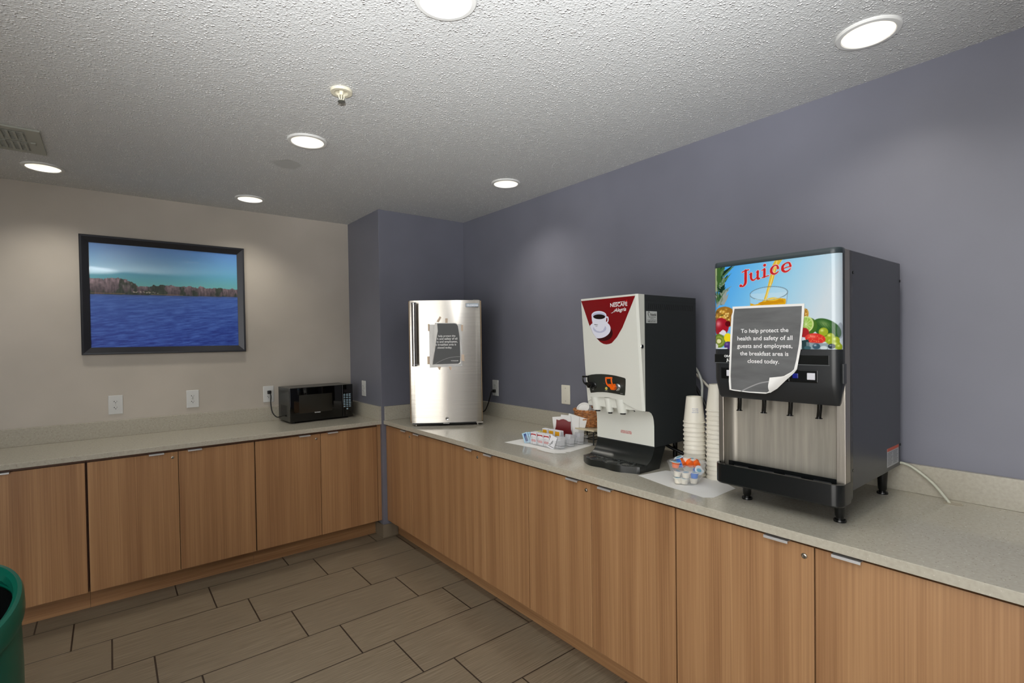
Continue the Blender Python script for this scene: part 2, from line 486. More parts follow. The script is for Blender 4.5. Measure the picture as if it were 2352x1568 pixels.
# ================================================================== THE ROOM
LIGHTS = [(-0.800, -2.289), (0.380, -2.985), (-0.803, -1.000), (-1.843, 0.220), (-0.812, 0.240), (0.388, -1.048)]
LR = 0.079
def build_ceiling():
    bm = NB(); h = 0.13
    xs = sorted({XL, W, *[round(x+s*h, 4) for x, y in LIGHTS for s in (-1, 1)]})
    # cut the ceiling into vertical bands per column of lights
    cols = [(-1.843-h, -1.843+h), (-0.805-h, -0.805+h), (0.384-h, 0.384+h)]
    bands = []; cur = XL
    for a, b in cols:
        bands.append((cur, a, None)); bands.append((a, b, (a+b)/2)); cur = b
    bands.append((cur, W, None))
    def quad(x0, x1, y0, y1):
        bm.faces.new([bm.verts.new(p) for p in ((x0, y0, H), (x1, y0, H), (x1, y1, H), (x0, y1, H))])
    for a, b, mid in bands:
        if mid is None: quad(a, b, YF, D); continue
        ls = sorted([l for l in LIGHTS if a < l[0] < b], key=lambda l: l[1]); cy = YF
        for lx, ly in ls:
            quad(a, b, cy, ly-h); cy = ly+h
            n = 32; ring = []; out = []
            for k in range(n):
                an = 2*PI*(k+0.5)/n; c_, s_ = math.cos(an), math.sin(an)
                ring.append(bm.verts.new((lx+LR*c_, ly+LR*s_, H)))
                q = 1/max(abs(c_), abs(s_)); ox, oy = c_*q, s_*q
                X = a if ox < -0.999 else (b if ox > 0.999 else (a+b)/2+ox*(b-a)/2)
                out.append(bm.verts.new((X, ly+oy*h, H)))
            for k in range(n): bm.faces.new((ring[k], ring[(k+1) % n], out[(k+1) % n], out[k]))
            for sx_ in (a, b):
                for sy_ in (ly-h, ly+h):
                    cv = bm.verts.new((sx_, sy_, H))
                    ds = sorted(out, key=lambda v: (v.co-cv.co).length)[:2]
                    bm.faces.new((cv, ds[0], ds[1]))
        quad(a, b, cy, D)
    for f in bm.faces:
        f.normal_update()
        if f.normal.z > 0: f.normal_flip()
    me = bpy.data.meshes.new('ceiling'); bm.to_mesh(me); bm.free(); me.materials.append(M_ceil)
    o = bpy.data.objects.new('ceiling', me); COL.objects.link(o); o['kind'] = 'structure'
build_ceiling()
obj('floor', bx(XL, W, YF, D, -0.1, 0), M_floor, kind='structure')
obj('wall_back', bx(XL, 0.0, D, D+0.1, 0, H), M_beige, kind='structure')
obj('wall_right', bx(W, W+0.1, YF, D+0.1, 0, H), M_purple, kind='structure')
obj('wall_column', bx(0.0, W, 0.0, D+0.1, 0, H, 0.002), M_purple, kind='structure')
obj('wall_left', bx(XL-0.1, XL, -2.5, D+0.1, 0, H), M_purple, kind='structure')  # unseen wall, cut short to add an opening for the world light
obj('wall_front', bx(XL-0.1, W+0.1, YF-0.1, YF, 0, H), M_purple, kind='structure')
bm = NB(); prism(bm, [(-0.010, 0.135), (-0.010, -0.010), (0.112, -0.010), (0.112, -0.0005), (-0.0005, -0.0005), (-0.0005, 0.135)], 0, 0.095, 'z')
obj('baseboard_column', bm, M_floor, kind='structure')

# ------------------------------------------------------------------ recessed ceiling lamps
M_emit = bpy.data.materials.new('lamp_glow'); M_emit.use_nodes = True
t = NT(M_emit); t.b.inputs['Emission Color'].default_value = (1, 0.97, 0.91, 1); t.b.inputs['Emission Strength'].default_value = 6.5
M_refl = mat('lamp_reflector', (222, 216, 202), 0.3, Emission_Strength=0.0)
M_trim = mat('lamp_trim_white', (215, 215, 212), 0.4)
def ceiling_lamp():
    r = thing('recessed_light', '', 'ceiling light', group='recessed ceiling lights')
    bm = NB(); lathe(bm, [(LR+0.013, 0.0), (LR+0.013, -0.004), (LR+0.009, -0.008), (LR-0.003, -0.009), (LR-0.006, -0.006), (LR-0.006, 0.004), (LR, 0.004)], 48)
    obj('trim_ring', bm, M_trim, r, True)
    bm = NB(); lathe(bm, [(LR-0.005, 0.0), (0.066, 0.035), (0.056, 0.075), (0.052, 0.11)], 48)
    obj('reflector', bm, M_refl, r, True)
    bm = NB(); lathe(bm, [(0.0, 0.066), (0.03, 0.068), (0.052, 0.078), (0.0555, 0.09), (0, 0.1)], 40)
    obj('bulb', bm, M_emit, r, True)
    return r
lamp0 = ceiling_lamp()
LAB = ['round recessed light at the top edge, nearest above the view', 'large recessed light close to the purple wall, right of the view',
       'recessed light on the ceiling in line beyond the sprinkler', 'recessed light at the left, beside the ceiling vent',
       'small recessed light nearest the beige wall, right of the picture', 'recessed light near the purple wall above the fridge']
for i, (x, y) in enumerate(LIGHTS):
    o = lamp0 if i == 0 else dup(lamp0)
    o.location = (x, y, H); o['label'] = LAB[i]
    l = bpy.data.lights.new('lamp_light', 'SPOT'); l.energy = 9; l.color = (1, 0.95, 0.85); l.shadow_soft_size = 0.05
    l.spot_size = math.radians(120); l.spot_blend = 0.8
    lo = bpy.data.objects.new('lamp_light', l); COL.objects.link(lo); lo.parent = o; lo.location = (0, 0, 0.05)

# ceiling vent
M_vent = mat('vent_grey_paint', (158, 160, 150), 0.4)
vt = thing('ceiling_vent', 'grey rectangular air vent in the ceiling at the left edge', 'vent', (-2.02, -0.215, H))
bm = NB(); box(bm, -0.24, 0.21, -0.185, 0.185, -0.006, 0)
obj('frame', bm, M_vent, vt)
bm = NB()
for s in (-1, 1):
    box(bm, -0.2, 0.155, -0.004+s*0.075-0.058, -0.004+s*0.075+0.066, -0.0068, -0.0058)
obj('opening', bm, mat('vent_dark', (52, 52, 46), 0.8), vt)
bm = NB()
for s in (-1, 1):
    for k in range(15):
        x = -0.195+k*0.0243
        box(bm, x-0.0045, x+0.0045, s*0.075-0.062, s*0.075+0.062, -0.010, -0.0064)
    for k in range(12):
        y = s*0.075-0.06+k*0.011
        box(bm, -0.2, 0.155, y-0.0012, y+0.0012, -0.0088, -0.0070)
obj('louvers', bm, M_vent, vt)
bm = NB(); box(bm, 0.165, 0.185, -0.005, 0.025, -0.012, -0.005, 0.003)
obj('damper_lever', bm, M_vent, vt)
bm = NB(); box(bm, -0.24, 0.213, -0.188, -0.178, -0.009, 0, 0.002)
obj('rim', bm, M_vent, vt)

# sprinkler
M_spr = mat('sprinkler_cream', (214, 208, 186), 0.35)
sk = thing('fire_sprinkler', 'small cream fire sprinkler head hanging from the ceiling', 'sprinkler', (-0.848, -1.585, H))
bm = NB(); lathe(bm, [(0.0, -0.001), (0.022, -0.002), (0.026, -0.010), (0.040, -0.010), (0.0415, -0.006), (0.0415, 0.0)], 40)
obj('escutcheon', bm, M_spr, sk, True)
bm = NB(); lathe(bm, [(0.009, 0), (0.009, -0.014), (0.006, -0.018), (0, -0.018)], 16)
for s in (-1, 1): tube(bm, [(s*0.008, 0, -0.012), (s*0.010, 0, -0.026), (s*0.004, 0, -0.040)], 0.0022, 8)
tube(bm, [(0, 0, -0.016), (0, 0, -0.042)], 0.0022, 8)
obj('frame_arms', bm, M_spr, sk, True)
bm = NB()
lathe(bm, [(0, -0.040), (0.014, -0.042), (0.015, -0.044), (0, -0.044)], 20)
obj('deflector', bm, mat('sprinkler_metal', (150, 152, 146), 0.4, 0.8), sk, True)

# ================================================================== CABINETS AND WORKTOPS
SLB = C-0.0286
def slab(name, label, x0, x1, y0, y1, splashes):
    o = thing(name, label, 'countertop', ((x0+x1)/2, (y0+y1)/2, C-0.0286))
    off = Vector(o.location)
    def loc(b):
        for v in b.verts: v.co -= off
        return b
    obj('worktop', loc(bx(x0, x1, y0, y1, SLB, C, 0.0015)), M_stone, o)
    for s, lb in splashes:
        b = obj('backsplash', bx(*s, C+0.0002, C+0.105, 0.0012), M_stone); tag(b, lb, 'backsplash')
    return o
slab('countertop', 'speckled beige stone countertop along the beige wall, under the picture', -2.53, -0.0005, 0.0055, D-0.0005,
     [((-2.53, -0.0210, D-0.0205, D-0.0005), 'low stone backsplash strip running along the beige wall'), ((-0.0205, -0.0005, 0.0065, D-0.0005), 'short stone backsplash on the side of the purple column by the microwave')])
ctr = slab('countertop', 'long speckled beige stone countertop along the purple wall', 0.0134, W-0.0005, -3.46, -0.0005,
     [((W-0.0205, W-0.0005, -3.46, -0.0005), 'long stone backsplash strip along the purple wall'), ((0.020, W-0.0210, -0.0205, -0.0005), 'short stone backsplash behind the fridge on the column front')])

def lock_bm(px, pz, y):
    bm = NB(); mt_ = Matrix.Translation((px, y, pz)) @ Matrix.Rotation(PI/2, 4, 'X')
    lathe(bm, [(0, 0.004), (0.0045, 0.0045), (0.0062, 0.003), (0.0075, 0.0028), (0.0085, 0.001), (0.0085, 0)], 20, mtx=mt_)
    return bm
def keyslot_bm(px, pz, y): return bx(px-0.0006, px+0.0006, y-0.0052, y-0.0042, pz-0.003, pz+0.003)
def cabinet(label, loc, rz, w, doors, depth, kick_back, dtop=0.832, lock=True, filler=0.0):
    """local x: 0..w left to right, y=0 door face, +y into the cabinet"""
    r = thing('base_cabinet', label, 'cabinet', loc, rz, 'wood laminate base cabinets')
    bm = NB(); box(bm, 0.001, w-0.001, 0.0205, depth, 0.122, SLB-0.0005)
    obj('carcass', bm, M_woodedge, r)
    obj('toe_kick', bx(0.0005, w-0.0005, kick_back, kick_back+0.018, 0, 0.1215), M_woodh, r)
    n = len(doors)
    for i, (a, b) in enumerate(doors):
        d = obj('door', bx(a, b, 0, 0.02, 0.124, dtop, 0.0008), M_wood, r)
        cen = n == 2
        hx = (b-0.14, b-0.068) if i % 2 == 0 else (a+0.047, a+0.119)
        bm = NB()
        box(bm, hx[0], hx[1], -0.0135, 0.018, dtop+0.0002, dtop+0.0022)
        box(bm, hx[0], hx[1], -0.0155, -0.0130, dtop-0.006, dtop+0.0022, 0.0005)
        obj('handle', bm, M_alu, d)
        if i == 0 and lock:
            k = obj('lock', lock_bm(b-0.026, dtop-0.032, 0), M_nickel, d, True)
            obj('keyhole', keyslot_bm(b-0.026, dtop-0.032, 0), M_slot, d)
    if filler:
        obj('filler_strip', bx(w-filler, w-0.0005, 0.002, 0.02, 0.124, SLB-0.0005), M_wood, r)
        bm = NB(); box(bm, 0.0005, w-filler, 0.010, 0.02, dtop+0.003, SLB-0.0005)
        obj('top_rail', bm, M_woodedge, r)
    else:
        bm = NB(); box(bm, 0.0005, w-0.0005, 0.012, 0.0204, dtop+0.003, SLB-0.0005)
        obj('top_rail', bm, M_woodedge, r)
    return r
YD = 0.026
g_ = 0.0015
cabinet('two-door wood cabinet under the microwave, ending at the purple column', (-0.860, YD, 0), 0, 0.8595, [(0.002, 0.415-g_), (0.415+g_, 0.830)], 0.58, 0.104, filler=0.0265)
cabinet('two-door wood cabinet below the framed picture', (-1.692, YD, 0), 0, 0.832, [(0.005, 0.4185-g_), (0.4185+g_, 0.828)], 0.58, 0.104)
cabinet('wood cabinet at the left edge, behind the green bin', (-2.524, YD, 0), 0, 0.832, [(0.004, 0.416-g_), (0.416+g_, 0.826)], 0.58, 0.104)
XD = 0.031
dt2 = 0.838
cabinet('wood cabinet right beside the purple column, under the fridge', (XD, -0.0008, 0), -PI/2, 0.819, [(0.002, 0.409-g_), (0.409+g_, 0.817)], 0.715, 0.0855, dt2)
cabinet('wood cabinet between the fridge and the coffee machine, second from the column', (XD, -0.820, 0), -PI/2, 0.826, [(0.001, 0.413-g_), (0.413+g_, 0.8235)], 0.715, 0.0855, dt2)
cabinet('wood cabinet below the coffee machine and the creamer bowl', (XD, -1.646, 0), -PI/2, 0.834, [(0.0025, 0.4185-g_), (0.4185+g_, 0.831)], 0.715, 0.0855, dt2)
cabinet('wide wood cabinet below the juice dispenser, nearest the camera', (XD, -2.480, 0), -PI/2, 0.975, [(0.003, 0.467-g_*1.3), (0.467+g_*1.3, 0.973)], 0.715, 0.0855, dt2)

# ================================================================== WALL THINGS
def outlet(label, loc, rz, group='duplex wall outlets'):
    r = thing('wall_outlet', label, 'outlet', loc, rz, group)
    obj('plate', bx(-0.0375, 0.0375, -0.006, 0, -0.061, 0.061, 0.003, 2), M_plate, r)
    for s in (1, -1):
        z = s*0.0195
        bm = NB(); prism(bm, [(x, z+zz) for x, zz in clip(ell(0, 0, 0.0172, 0.0172, 40), [(-0.02, -0.0125), (0.02, -0.0125), (0.02, 0.0125), (-0.02, 0.0125)])], -0.0078, -0.006, 'y')
        rc = obj('receptacle', bm, M_plate, r)
        bm = NB()
        box(bm, -0.0075, -0.0050, -0.0082, -0.0077, z-0.001, z+0.0065)
        box(bm, -0.0115, -0.0070, -0.0082, -0.0077, z+0.0017, z+0.0037)
        box(bm, 0.0050, 0.0070, -0.0082, -0.0077, z, z+0.0060)
        prism(bm, ell(0, z-0.0062, 0.0027, 0.0024, 14), -0.0082, -0.0077, 'y')
        obj('slots', bm, M_slot, rc)
    bm = NB(); prism(bm, ell(0, 0, 0.0026, 0.0026, 14), -0.0072, -0.006, 'y')
    obj('screw', bm, M_nickel, r)
    return r
ow = [outlet('white double outlet on the beige wall, farthest left under the picture', (-1.5555, D, 1.082), 0)]
for x, z, lb in [(-1.1305, 1.085, 'white double outlet on the beige wall under the right part of the picture'), (-0.640, 1.081, 'white double outlet with the microwave plugged in')]:
    ow.append(dup(ow[0], (x, D, z), 0, lb))
dup(ow[0], (0.0, 0.324, 1.098), -PI/2, 'white double outlet on the side of the purple column, above the microwave end')
dup(ow[0], (W, -0.420, 1.097), -PI/2, 'white double outlet with the fridge plugged in, on the purple wall')
bp = thing('blank_wall_plate', 'blank ivory cover plate on the purple wall beside the coffee machine', 'wall plate', (W, -1.190, 1.1025), -PI/2)
obj('plate', bx(-0.040, 0.040, -0.006, 0, -0.0625, 0.0625, 0.004, 3), M_ivory, bp, True)
for s in (1, -1):
    bm = NB(); prism(bm, ell(0, s*0.042, 0.0028, 0.0028, 14), -0.0072, -0.0058, 'y'); obj('screw', bm, M_nickel, bp)

# framed lake picture
pf = thing('framed_picture', 'wide lake photograph in a dark grey frame on the beige wall', 'picture', (-1.2535, D, 1.7875))
fw, fh, bw = 0.4625, 0.3785, 0.046
bm = NB()
prof = [(0.0, 0.0), (0.0, -0.024), (0.003, -0.027), (0.012, -0.026), (0.030, -0.018), (bw, -0.011), (bw, -0.004)]
cor = [(-1, -1), (1, -1), (1, 1), (-1, 1)]
rg = []
for (sx_, sz_) in cor:
    rg.append([bm.verts.new((sx_*(fw-a), b, sz_*(fh-a))) for a, b in prof])
for i in range(4):
    A, B2 = rg[i], rg[(i+1) % 4]
    for k in range(len(prof)-1): bm.faces.new((A[k], A[k+1], B2[k+1], B2[k]))
M_frame = mat('dark_grey_frame', (44, 45, 50), 0.34, 0.35)
obj('frame', bm, M_frame, pf)
cv = Canvas(-0.4175, 0.4175, -0.334, 0.334, 0.0026)
X, Z = cv.X, cv.Z
hz = 0.020+(-0.035-0.0)*0+(-0.02*(X+0.42)/0.84)
skyt = np.clip((Z-0.0)/0.334, 0, 1)[..., None]
top_c = np.array([84, 140, 214])/255; mid_c = np.array([92, 168, 205])/255; low_c = np.array([120, 190, 165])/255
sky = np.where(skyt > 0.5, mid_c+(top_c-mid_c)*(skyt-0.5)*2, low_c+(mid_c-low_c)*skyt*2)
cv.A[:] = sky
treeh = 0.058+0.048*np.clip((-X-0.17)/0.09, 0, 1)**0.7+0.008*np.exp(-((X+0.28)/0.06)**2)+0.016*np.exp(-((X-0.05)/0.22)**2)-0.01
treeh = treeh+0.020*(fbm(X, X*0, 26, 3)-0.5)+0.010*(fbm(X, X*0, 90, 5)-0.5)
sh = 0.010+0.0155*(X+0.42)/0.84
tn = fbm(X, Z, 60, 11, 4); tn2 = fbm(X, Z, 14, 21, 3)
tv = fbm(X*3.2, Z*0.7, 46, 77, 4)
tree = np.stack([34+86*tv+44*tn, 32+72*tv+36*tn, 36+72*tv+40*tn], -1)/255
tree = tree*(0.80+0.5*np.clip((Z-sh)/0.08, 0, 1))[..., None]
green = np.clip((fbm(X*1.6, Z*0.9, 17, 41, 3)-0.50)*8, 0, 0.9)[..., None]
tree = tree*(1-green)+np.stack([24+40*tv, 34+42*tv, 30+30*tv], -1)/255*green
cv.put(((Z < sh+treeh+0.02*(tn-0.5)) & (Z > sh-0.01)).astype(float), tree)
for k in range(22):
    rx_ = random.uniform(-0.20, -0.06); cv.ell(rx_, 0.030+random.uniform(-.004, .006), 0.004, 0.0022, (205, 190, 175), a=0.7)
cv.line([(-0.41, 0.014), (-0.24, 0.016)], 0.004, (150, 118, 92), 0.7); cv.line([(-0.1, 0.018), (0.08, 0.020)], 0.003, (170, 140, 110), 0.7)
wt = np.clip((sh-Z)/0.33, 0, 1)
wv = fbm(X*1.2, (Z-0.10*X)*9, 16, 31, 4)-0.5
wv = wv*(0.5+0.9*wt)
water = np.stack([40+24*(1-wt)+74*wv, 76+24*(1-wt)+80*wv, 172+8*(1-wt)+76*wv], -1)/255
cv.put((Z < sh-0.004).astype(float), np.clip(water, 0, 1))
cv.put(((Z < sh-0.003) & (Z > sh-0.020)).astype(float)*0.55*np.clip(1-(sh-Z)/0.02, 0, 1)*(0.6+0.8*tn2), (66, 70, 96))
cv.sheet('photo_print', M_photo, pf, lambda x, z: (x, -0.006, z))

# ================================================================== MICROWAVE
mw = thing('microwave', 'small black microwave oven on the corner of the counter', 'microwave', (-0.328, 0.3155, C), math.radians(3.3))
MWX0, MWX1, MZ0, MZ1 = -0.240, 0.2365, 0.012, 0.2605
M_mwside = mat('black_painted_steel', (46, 48, 46), 0.28, 0.3)
obj('casing', bx(MWX0+0.002, MWX1-0.002, 0.024, 0.262, MZ0, MZ1-0.001, 0.003), M_mwside, mw)
bm = bx(MWX0, 0.150, 0, 0.024, MZ0, MZ1, 0.004, 3)
dr = obj('door', bm, M_blackgl, mw, True)
obj('window', bx(-0.175, 0.072, -0.0012, 0.002, 0.070, 0.205, 0.001), mat('smoked_window', (34, 33, 28), 0.12), dr)
text('lettering', 'TATUNG', M_wtxt, dr, -0.0430, 0.0645, -0.0016, width=0.044, bold=0.02)
cp = obj('control_panel', bx(0.152, MWX1, 0, 0.024, MZ0, MZ1, 0.004, 3), M_blackgl, mw, True)
obj('display', bx(0.160, 0.224, -0.0006, 0.002, 0.197, 0.222), mat('dark_display', (16, 10, 10), 0.1), cp)
M_key = mat('key_print', (150, 176, 190), 0.4)
for i, z in enumerate([0.184, 0.172, 0.158, 0.142, 0.130, 0.117, 0.104, 0.090]):
    for j in range(3):
        x = 0.1605+j*0.0215
        obj('key', bx(x, x+0.0145, -0.0012, 0.0002, z-0.0035, z+0.0035), M_key, cp)
bm = NB(); prism(bm, ell(0.1895, 0.0715, 0.0065, 0.0065, 20), -0.0015, 0.0005, 'y'); obj('start_button', bm, M_key, cp)
bm = NB()
for i in range(9):
    for j in range(7):
        yy = 0.075+j*0.020; zz = 0.048+i*0.0092
        box(bm, MWX0+0.0005, MWX0+0.0023, yy, yy+0.013, zz, zz+0.004)
obj('side_vents', bm, M_slot, mw)
for x in (-0.2, 0.2):
    for y in (0.04, 0.23):
        bm = NB(); lathe(bm, [(0.009, 0.0), (0.010, 0.0125)], 16, (x, y, 0)); bm.faces.new([v for v in bm.verts if v.co.z < 0.001]); obj('foot', bm, M_rubber, mw)
cd = thing('power_cord', 'black microwave power cord drooping from the beige wall outlet', 'cord', (-0.638, 0.600, 1.095))
def cord(root, pts, r, m=M_rubber, name='cable'):
    bm = NB(); tube(bm, [Vector(p)-Vector(root.location) for p in pts], r, 10)
    return obj(name, bm, m, root, True)
cord(cd, [(-0.634, 0.585, 1.090), (-0.631, 0.575, 1.065), (-0.634, 0.57, 1.010), (-0.628, 0.55, 0.946), (-0.610, 0.50, 0.914), (-0.588, 0.46, 0.922), (-0.582, 0.42, 0.931), (-0.576, 0.385, 0.932)], 0.0042)
bm = bx(-0.013, 0.013, -0.022, 0.0, -0.012, 0.013, 0.004); obj('plug', bm, M_rubber, cd, True)

# ================================================================== FRIDGE
fr = thing('mini_fridge', 'brushed steel mini fridge standing in the corner on the counter', 'fridge', (0.239, -0.535, C), math.atan2(-0.569, 0.822))
FW = 0.247
obj('cabinet', bx(-FW+0.006, FW-0.006, 0.045, 0.452, 0.022, 0.858, 0.004), mat('fridge_black', (20, 20, 22), 0.35), fr)
def door_prof(n=26):
    pts = []
    for k in range(n+1):
        x = -FW+2*FW*k/n
        u = abs(x)/FW
        y = -0.014*(1-u*u)
        pts.append((x, y))
    return pts
pf_ = []
for x, y in door_prof():
    pf_.append((x, y))
outl = [(-FW, 0.043), (-FW-0.0005, 0.012), (-FW+0.004, 0.003)] + [(x*0.975, y) for x, y in pf_] + [(FW-0.004, 0.003), (FW+0.0005, 0.012), (FW, 0.043)]
bm = NB(); prism(bm, outl, 0.024, 0.868, 'z', bev=0.0012)
fd = obj('door', bm, M_steel, fr, True)
for s in (-1, 1):
    obj('edge_trim', bx(s*FW-0.004, s*FW+0.004, 0.006, 0.0445, 0.026, 0.866, 0.003), M_bronze, fd)
bm = NB()
tube(bm, [(-0.2080, -0.045, 0.424), (-0.2080, -0.045, 0.842)], 0.0165, 20, sub=1)
hd = obj('handle', bm, brushed('handle_steel', (200, 196, 188), 0.22), fd, True)
for z in (0.418, 0.836):
    bm = NB()
    lathe(bm, [(0, 0), (0.015, 0.0), (0.0182, 0.003), (0.0182, 0.012), (0.015, 0.016), (0, 0.016)], 24, (-0.2080, -0.045, z))
    box(bm, -0.2155, -0.2035, -0.045, -0.003, z+0.002, z+0.014, 0.003)
    obj('handle_mount', bm, M_chrome, fd, True)
lg = obj('logo_plate', bx(0.143, 0.232, -0.0125, -0.004, 0.820, 0.846, 0.0015), mat('badge_grey', (110, 116, 120), 0.3, 0.7), fd)
text('lettering', 'FRAMAGAN', M_chrome, lg, 0.1905, 0.8265, -0.0129, width=0.076, bold=0.03)
bm = NB(); mt_ = Matrix.Translation((0.0044, -0.0138, 0.0515)) @ Matrix.Rotation(PI/2, 4, 'X')
lathe(bm, [(0, 0.0015), (0.0045, 0.003), (0.0085, 0.004), (0.0105, 0.0025), (0.0115, 0)], 28, mtx=mt_)
lk = obj('lock', bm, M_chrome, fd, True)
bm = NB(); prism(bm, ell(0.0044, 0.0515, 0.0035, 0.0035, 16), -0.0172, -0.0162, 'y'); obj('keyhole', bm, M_slot, fd)
obj('badge', bx(-0.024, 0.018, -0.006, 0.02, 0.0145, 0.0205), mat('grey_badge', (190, 192, 190), 0.4), fr)
obj('hinge', bx(0.205, 0.252, 0.004, 0.06, 0.014, 0.0225, 0.001), M_nickel, fr)
bm = NB(); box(bm, 0.195, 0.235, 0.012, 0.06, 0.8682, 0.876, 0.002); obj('hinge', bm, M_black, fr)
for x in (-0.215, 0.215):
    for y in (0.06, 0.42):
        bm = NB(); lathe(bm, [(0, 0), (0.012, 0), (0.012, 0.004), (0.005, 0.006), (0.005, 0.023)], 16, (x, y, 0)); obj('foot', bm, M_nickel, fr, True)
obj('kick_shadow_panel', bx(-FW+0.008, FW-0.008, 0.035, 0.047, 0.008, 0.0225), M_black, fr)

# notice taped on the fridge: its own thing, local frame of the fridge door
ns = thing('taped_notice', 'grey closed-today notice in a clear sleeve taped to the fridge door', 'sign', fr.location, fr.rotation_euler[2])
bm = NB(); flat(bm, [(-0.1105, 0.4047), (0.1144, 0.4128), (0.1136, 0.7028), (-0.1095, 0.7015)], -0.0150, thick=0.0006)
obj('plastic_sleeve', bm, M_sleeve, ns)
bm = NB(); flat(bm, [(-0.074, 0.425), (-0.092, 0.4262), (-0.0775, 0.55), (-0.0745, 0.62), (-0.0700, 0.713), (0.0735, 0.7105), (0.0905, 0.700), (0.094, 0.66), (0.104, 0.55), (0.1055, 0.432), (0.090, 0.4255)], -0.0163, thick=0.0004)
sh_ = obj('sheet', bm, M_paper, ns)
M_pgrey = mat('dark_grey_print', (66, 68, 69), 0.45)
bm = NB(); flat(bm, [(-0.0901, 0.4285), (-0.080, 0.49), (-0.0722, 0.5438), (-0.0576, 0.6216), (-0.0503, 0.6564), (-0.0552, 0.6833), (-0.0534, 0.7085), (0.066, 0.7075), (0.078, 0.703), (0.0879, 0.6896), (0.0935, 0.650), (0.0975, 0.6141), (0.1005, 0.55), (0.102, 0.4764), (0.0990, 0.4400), (0.0865, 0.4295)], -0.0169, thick=0.0003)
obj('printed_area', bm, M_pgrey, sh_)
for s, xa, xb, z in [('help protect the', -0.048, 0.0695, 0.6165), ('h and safety of all', -0.055, 0.0826, 0.5965), ('ts and employees,', -0.060, 0.0836, 0.5765), ('e breakfast area is', -0.066, 0.0739, 0.5565), ('closed today.', -0.0548, 0.0454, 0.5360)]:
    text('lettering', s, M_wtxt, sh_, (xa+xb)/2, z, -0.0173, width=xb-xa, bold=0.012)
bm = NB(); ribbon(bm, [(-0.0701, 0.4308), (-0.031, 0.4517), (0.0174, 0.4697), (0.0631, 0.4771), (0.1015, 0.4778)], [0.0026, 0.0026], -0.0173)
obj('arc_line', bm, M_gtxt, sh_)
text('lettering', 'WYNDHAM', M_wtxt, sh_, 0.0613, 0.4475, -0.0173, width=0.050, bold=0.01)
text('lettering', 'HOTELS & RESORTS', M_gtxt, sh_, 0.0613, 0.4405, -0.0173, width=0.040)
bm = NB()
A_ = [(-0.0694, 0.7131, -0.019), (-0.0757, 0.6567, -0.024), (-0.0741, 0.5896, -0.026), (-0.0800, 0.50, -0.024), (-0.0860, 0.4284, -0.019)]
B_ = [(-0.0535, 0.7088, -0.0175), (-0.0503, 0.6564, -0.019), (-0.0590, 0.6116, -0.021), (-0.0722, 0.52, -0.020), (-0.0885, 0.4284, -0.0175)]
va = [bm.verts.new((a, c_, b)) for a, b, c_ in A_]; vb = [bm.verts.new((a, c_, b)) for a, b, c_ in B_]
for k in range(4): bm.faces.new((va[k], va[k+1], vb[k+1], vb[k]))
obj('folded_edge', bm, M_paper, sh_, True)
for q in [[(-0.0353, 0.7583), (-0.0248, 0.7501), (-0.0427, 0.7168), (-0.0586, 0.721)], [(0.0018, 0.7431), (0.0192, 0.7429), (0.0174, 0.7100), (0.0014, 0.7100)],
          [(0.1090, 0.6974), (0.1243, 0.6973), (0.1223, 0.6555), (0.1090, 0.6556)], [(0.1090, 0.4924), (0.1278, 0.4922), (0.1297, 0.4476), (0.1090, 0.4478)],
          [(-0.1252, 0.4829), (-0.1080, 0.4827), (-0.1080, 0.4289), (-0.1247, 0.4291)], [(-0.1174, 0.7056), (-0.1060, 0.7055), (-0.1060, 0.6572), (-0.1169, 0.6573)],
          [(-0.0558, 0.4120), (-0.0318, 0.4100), (-0.0401, 0.3886), (-0.048, 0.393)], [(0.019, 0.412), (0.0404, 0.410), (0.0380, 0.389), (0.0321, 0.3859)]]:
    bm = NB(); flat(bm, q, -0.0157, thick=0.0004); obj('tape', bm, M_tape, ns)

fc = thing('power_cord', 'black fridge power cord hanging from the outlet on the purple wall', 'cord', (0.745, -0.424, 1.074))
cord(fc, [(0.728, -0.418, 1.074), (0.716, -0.412, 1.070), (0.708, -0.398, 1.015), (0.700, -0.372, 0.950), (0.690, -0.348, 0.915), (0.660, -0.30, 0.893)], 0.0042)
obj('plug', bx(-0.022, 0.0, -0.010, 0.012, -0.012, 0.012, 0.004), M_rubber, fc, True)

# ================================================================== JUICE DISPENSER
# local frame: x to the right, -y towards the room, z up from the counter; root at the door front, bottom centre
JX, JY = 0.12, -2.785
jd = thing('juice_dispenser', 'tall dark juice dispenser with fruit picture front on the long counter', 'juice dispenser', (JX, JY, C), -PI/2)
M_jblack = mat('charcoal_plastic', (38, 40, 42), 0.3)
def rrect(hw, y0, y1, rf, n=8):
    """plan outline, rounded front corners (front = y0)"""
    pts = [(-hw, y1)]
    for k in range(n+1):
        a = PI+PI/2*k/n
        pts.append((-hw+rf+rf*math.cos(a), y0+rf+rf*math.sin(a)))
    for k in range(n+1):
        a = 1.5*PI+PI/2*k/n
        pts.append((hw-rf+rf*math.cos(a), y0+rf+rf*math.sin(a)))
    pts.append((hw, y1)); return pts
def loft(bm, levels, cap=True):
    rg = [[bm.verts.new((x, y, z)) for x, y in pts] for pts, z in levels]
    n = len(rg[0])
    for A, B2 in zip(rg, rg[1:]):
        for i in range(n): bm.faces.new((A[i], A[(i+1) % n], B2[(i+1) % n], B2[i]))
    if cap: bm.faces.new(rg[0]); bm.faces.new(rg[-1][::-1])
    return bm
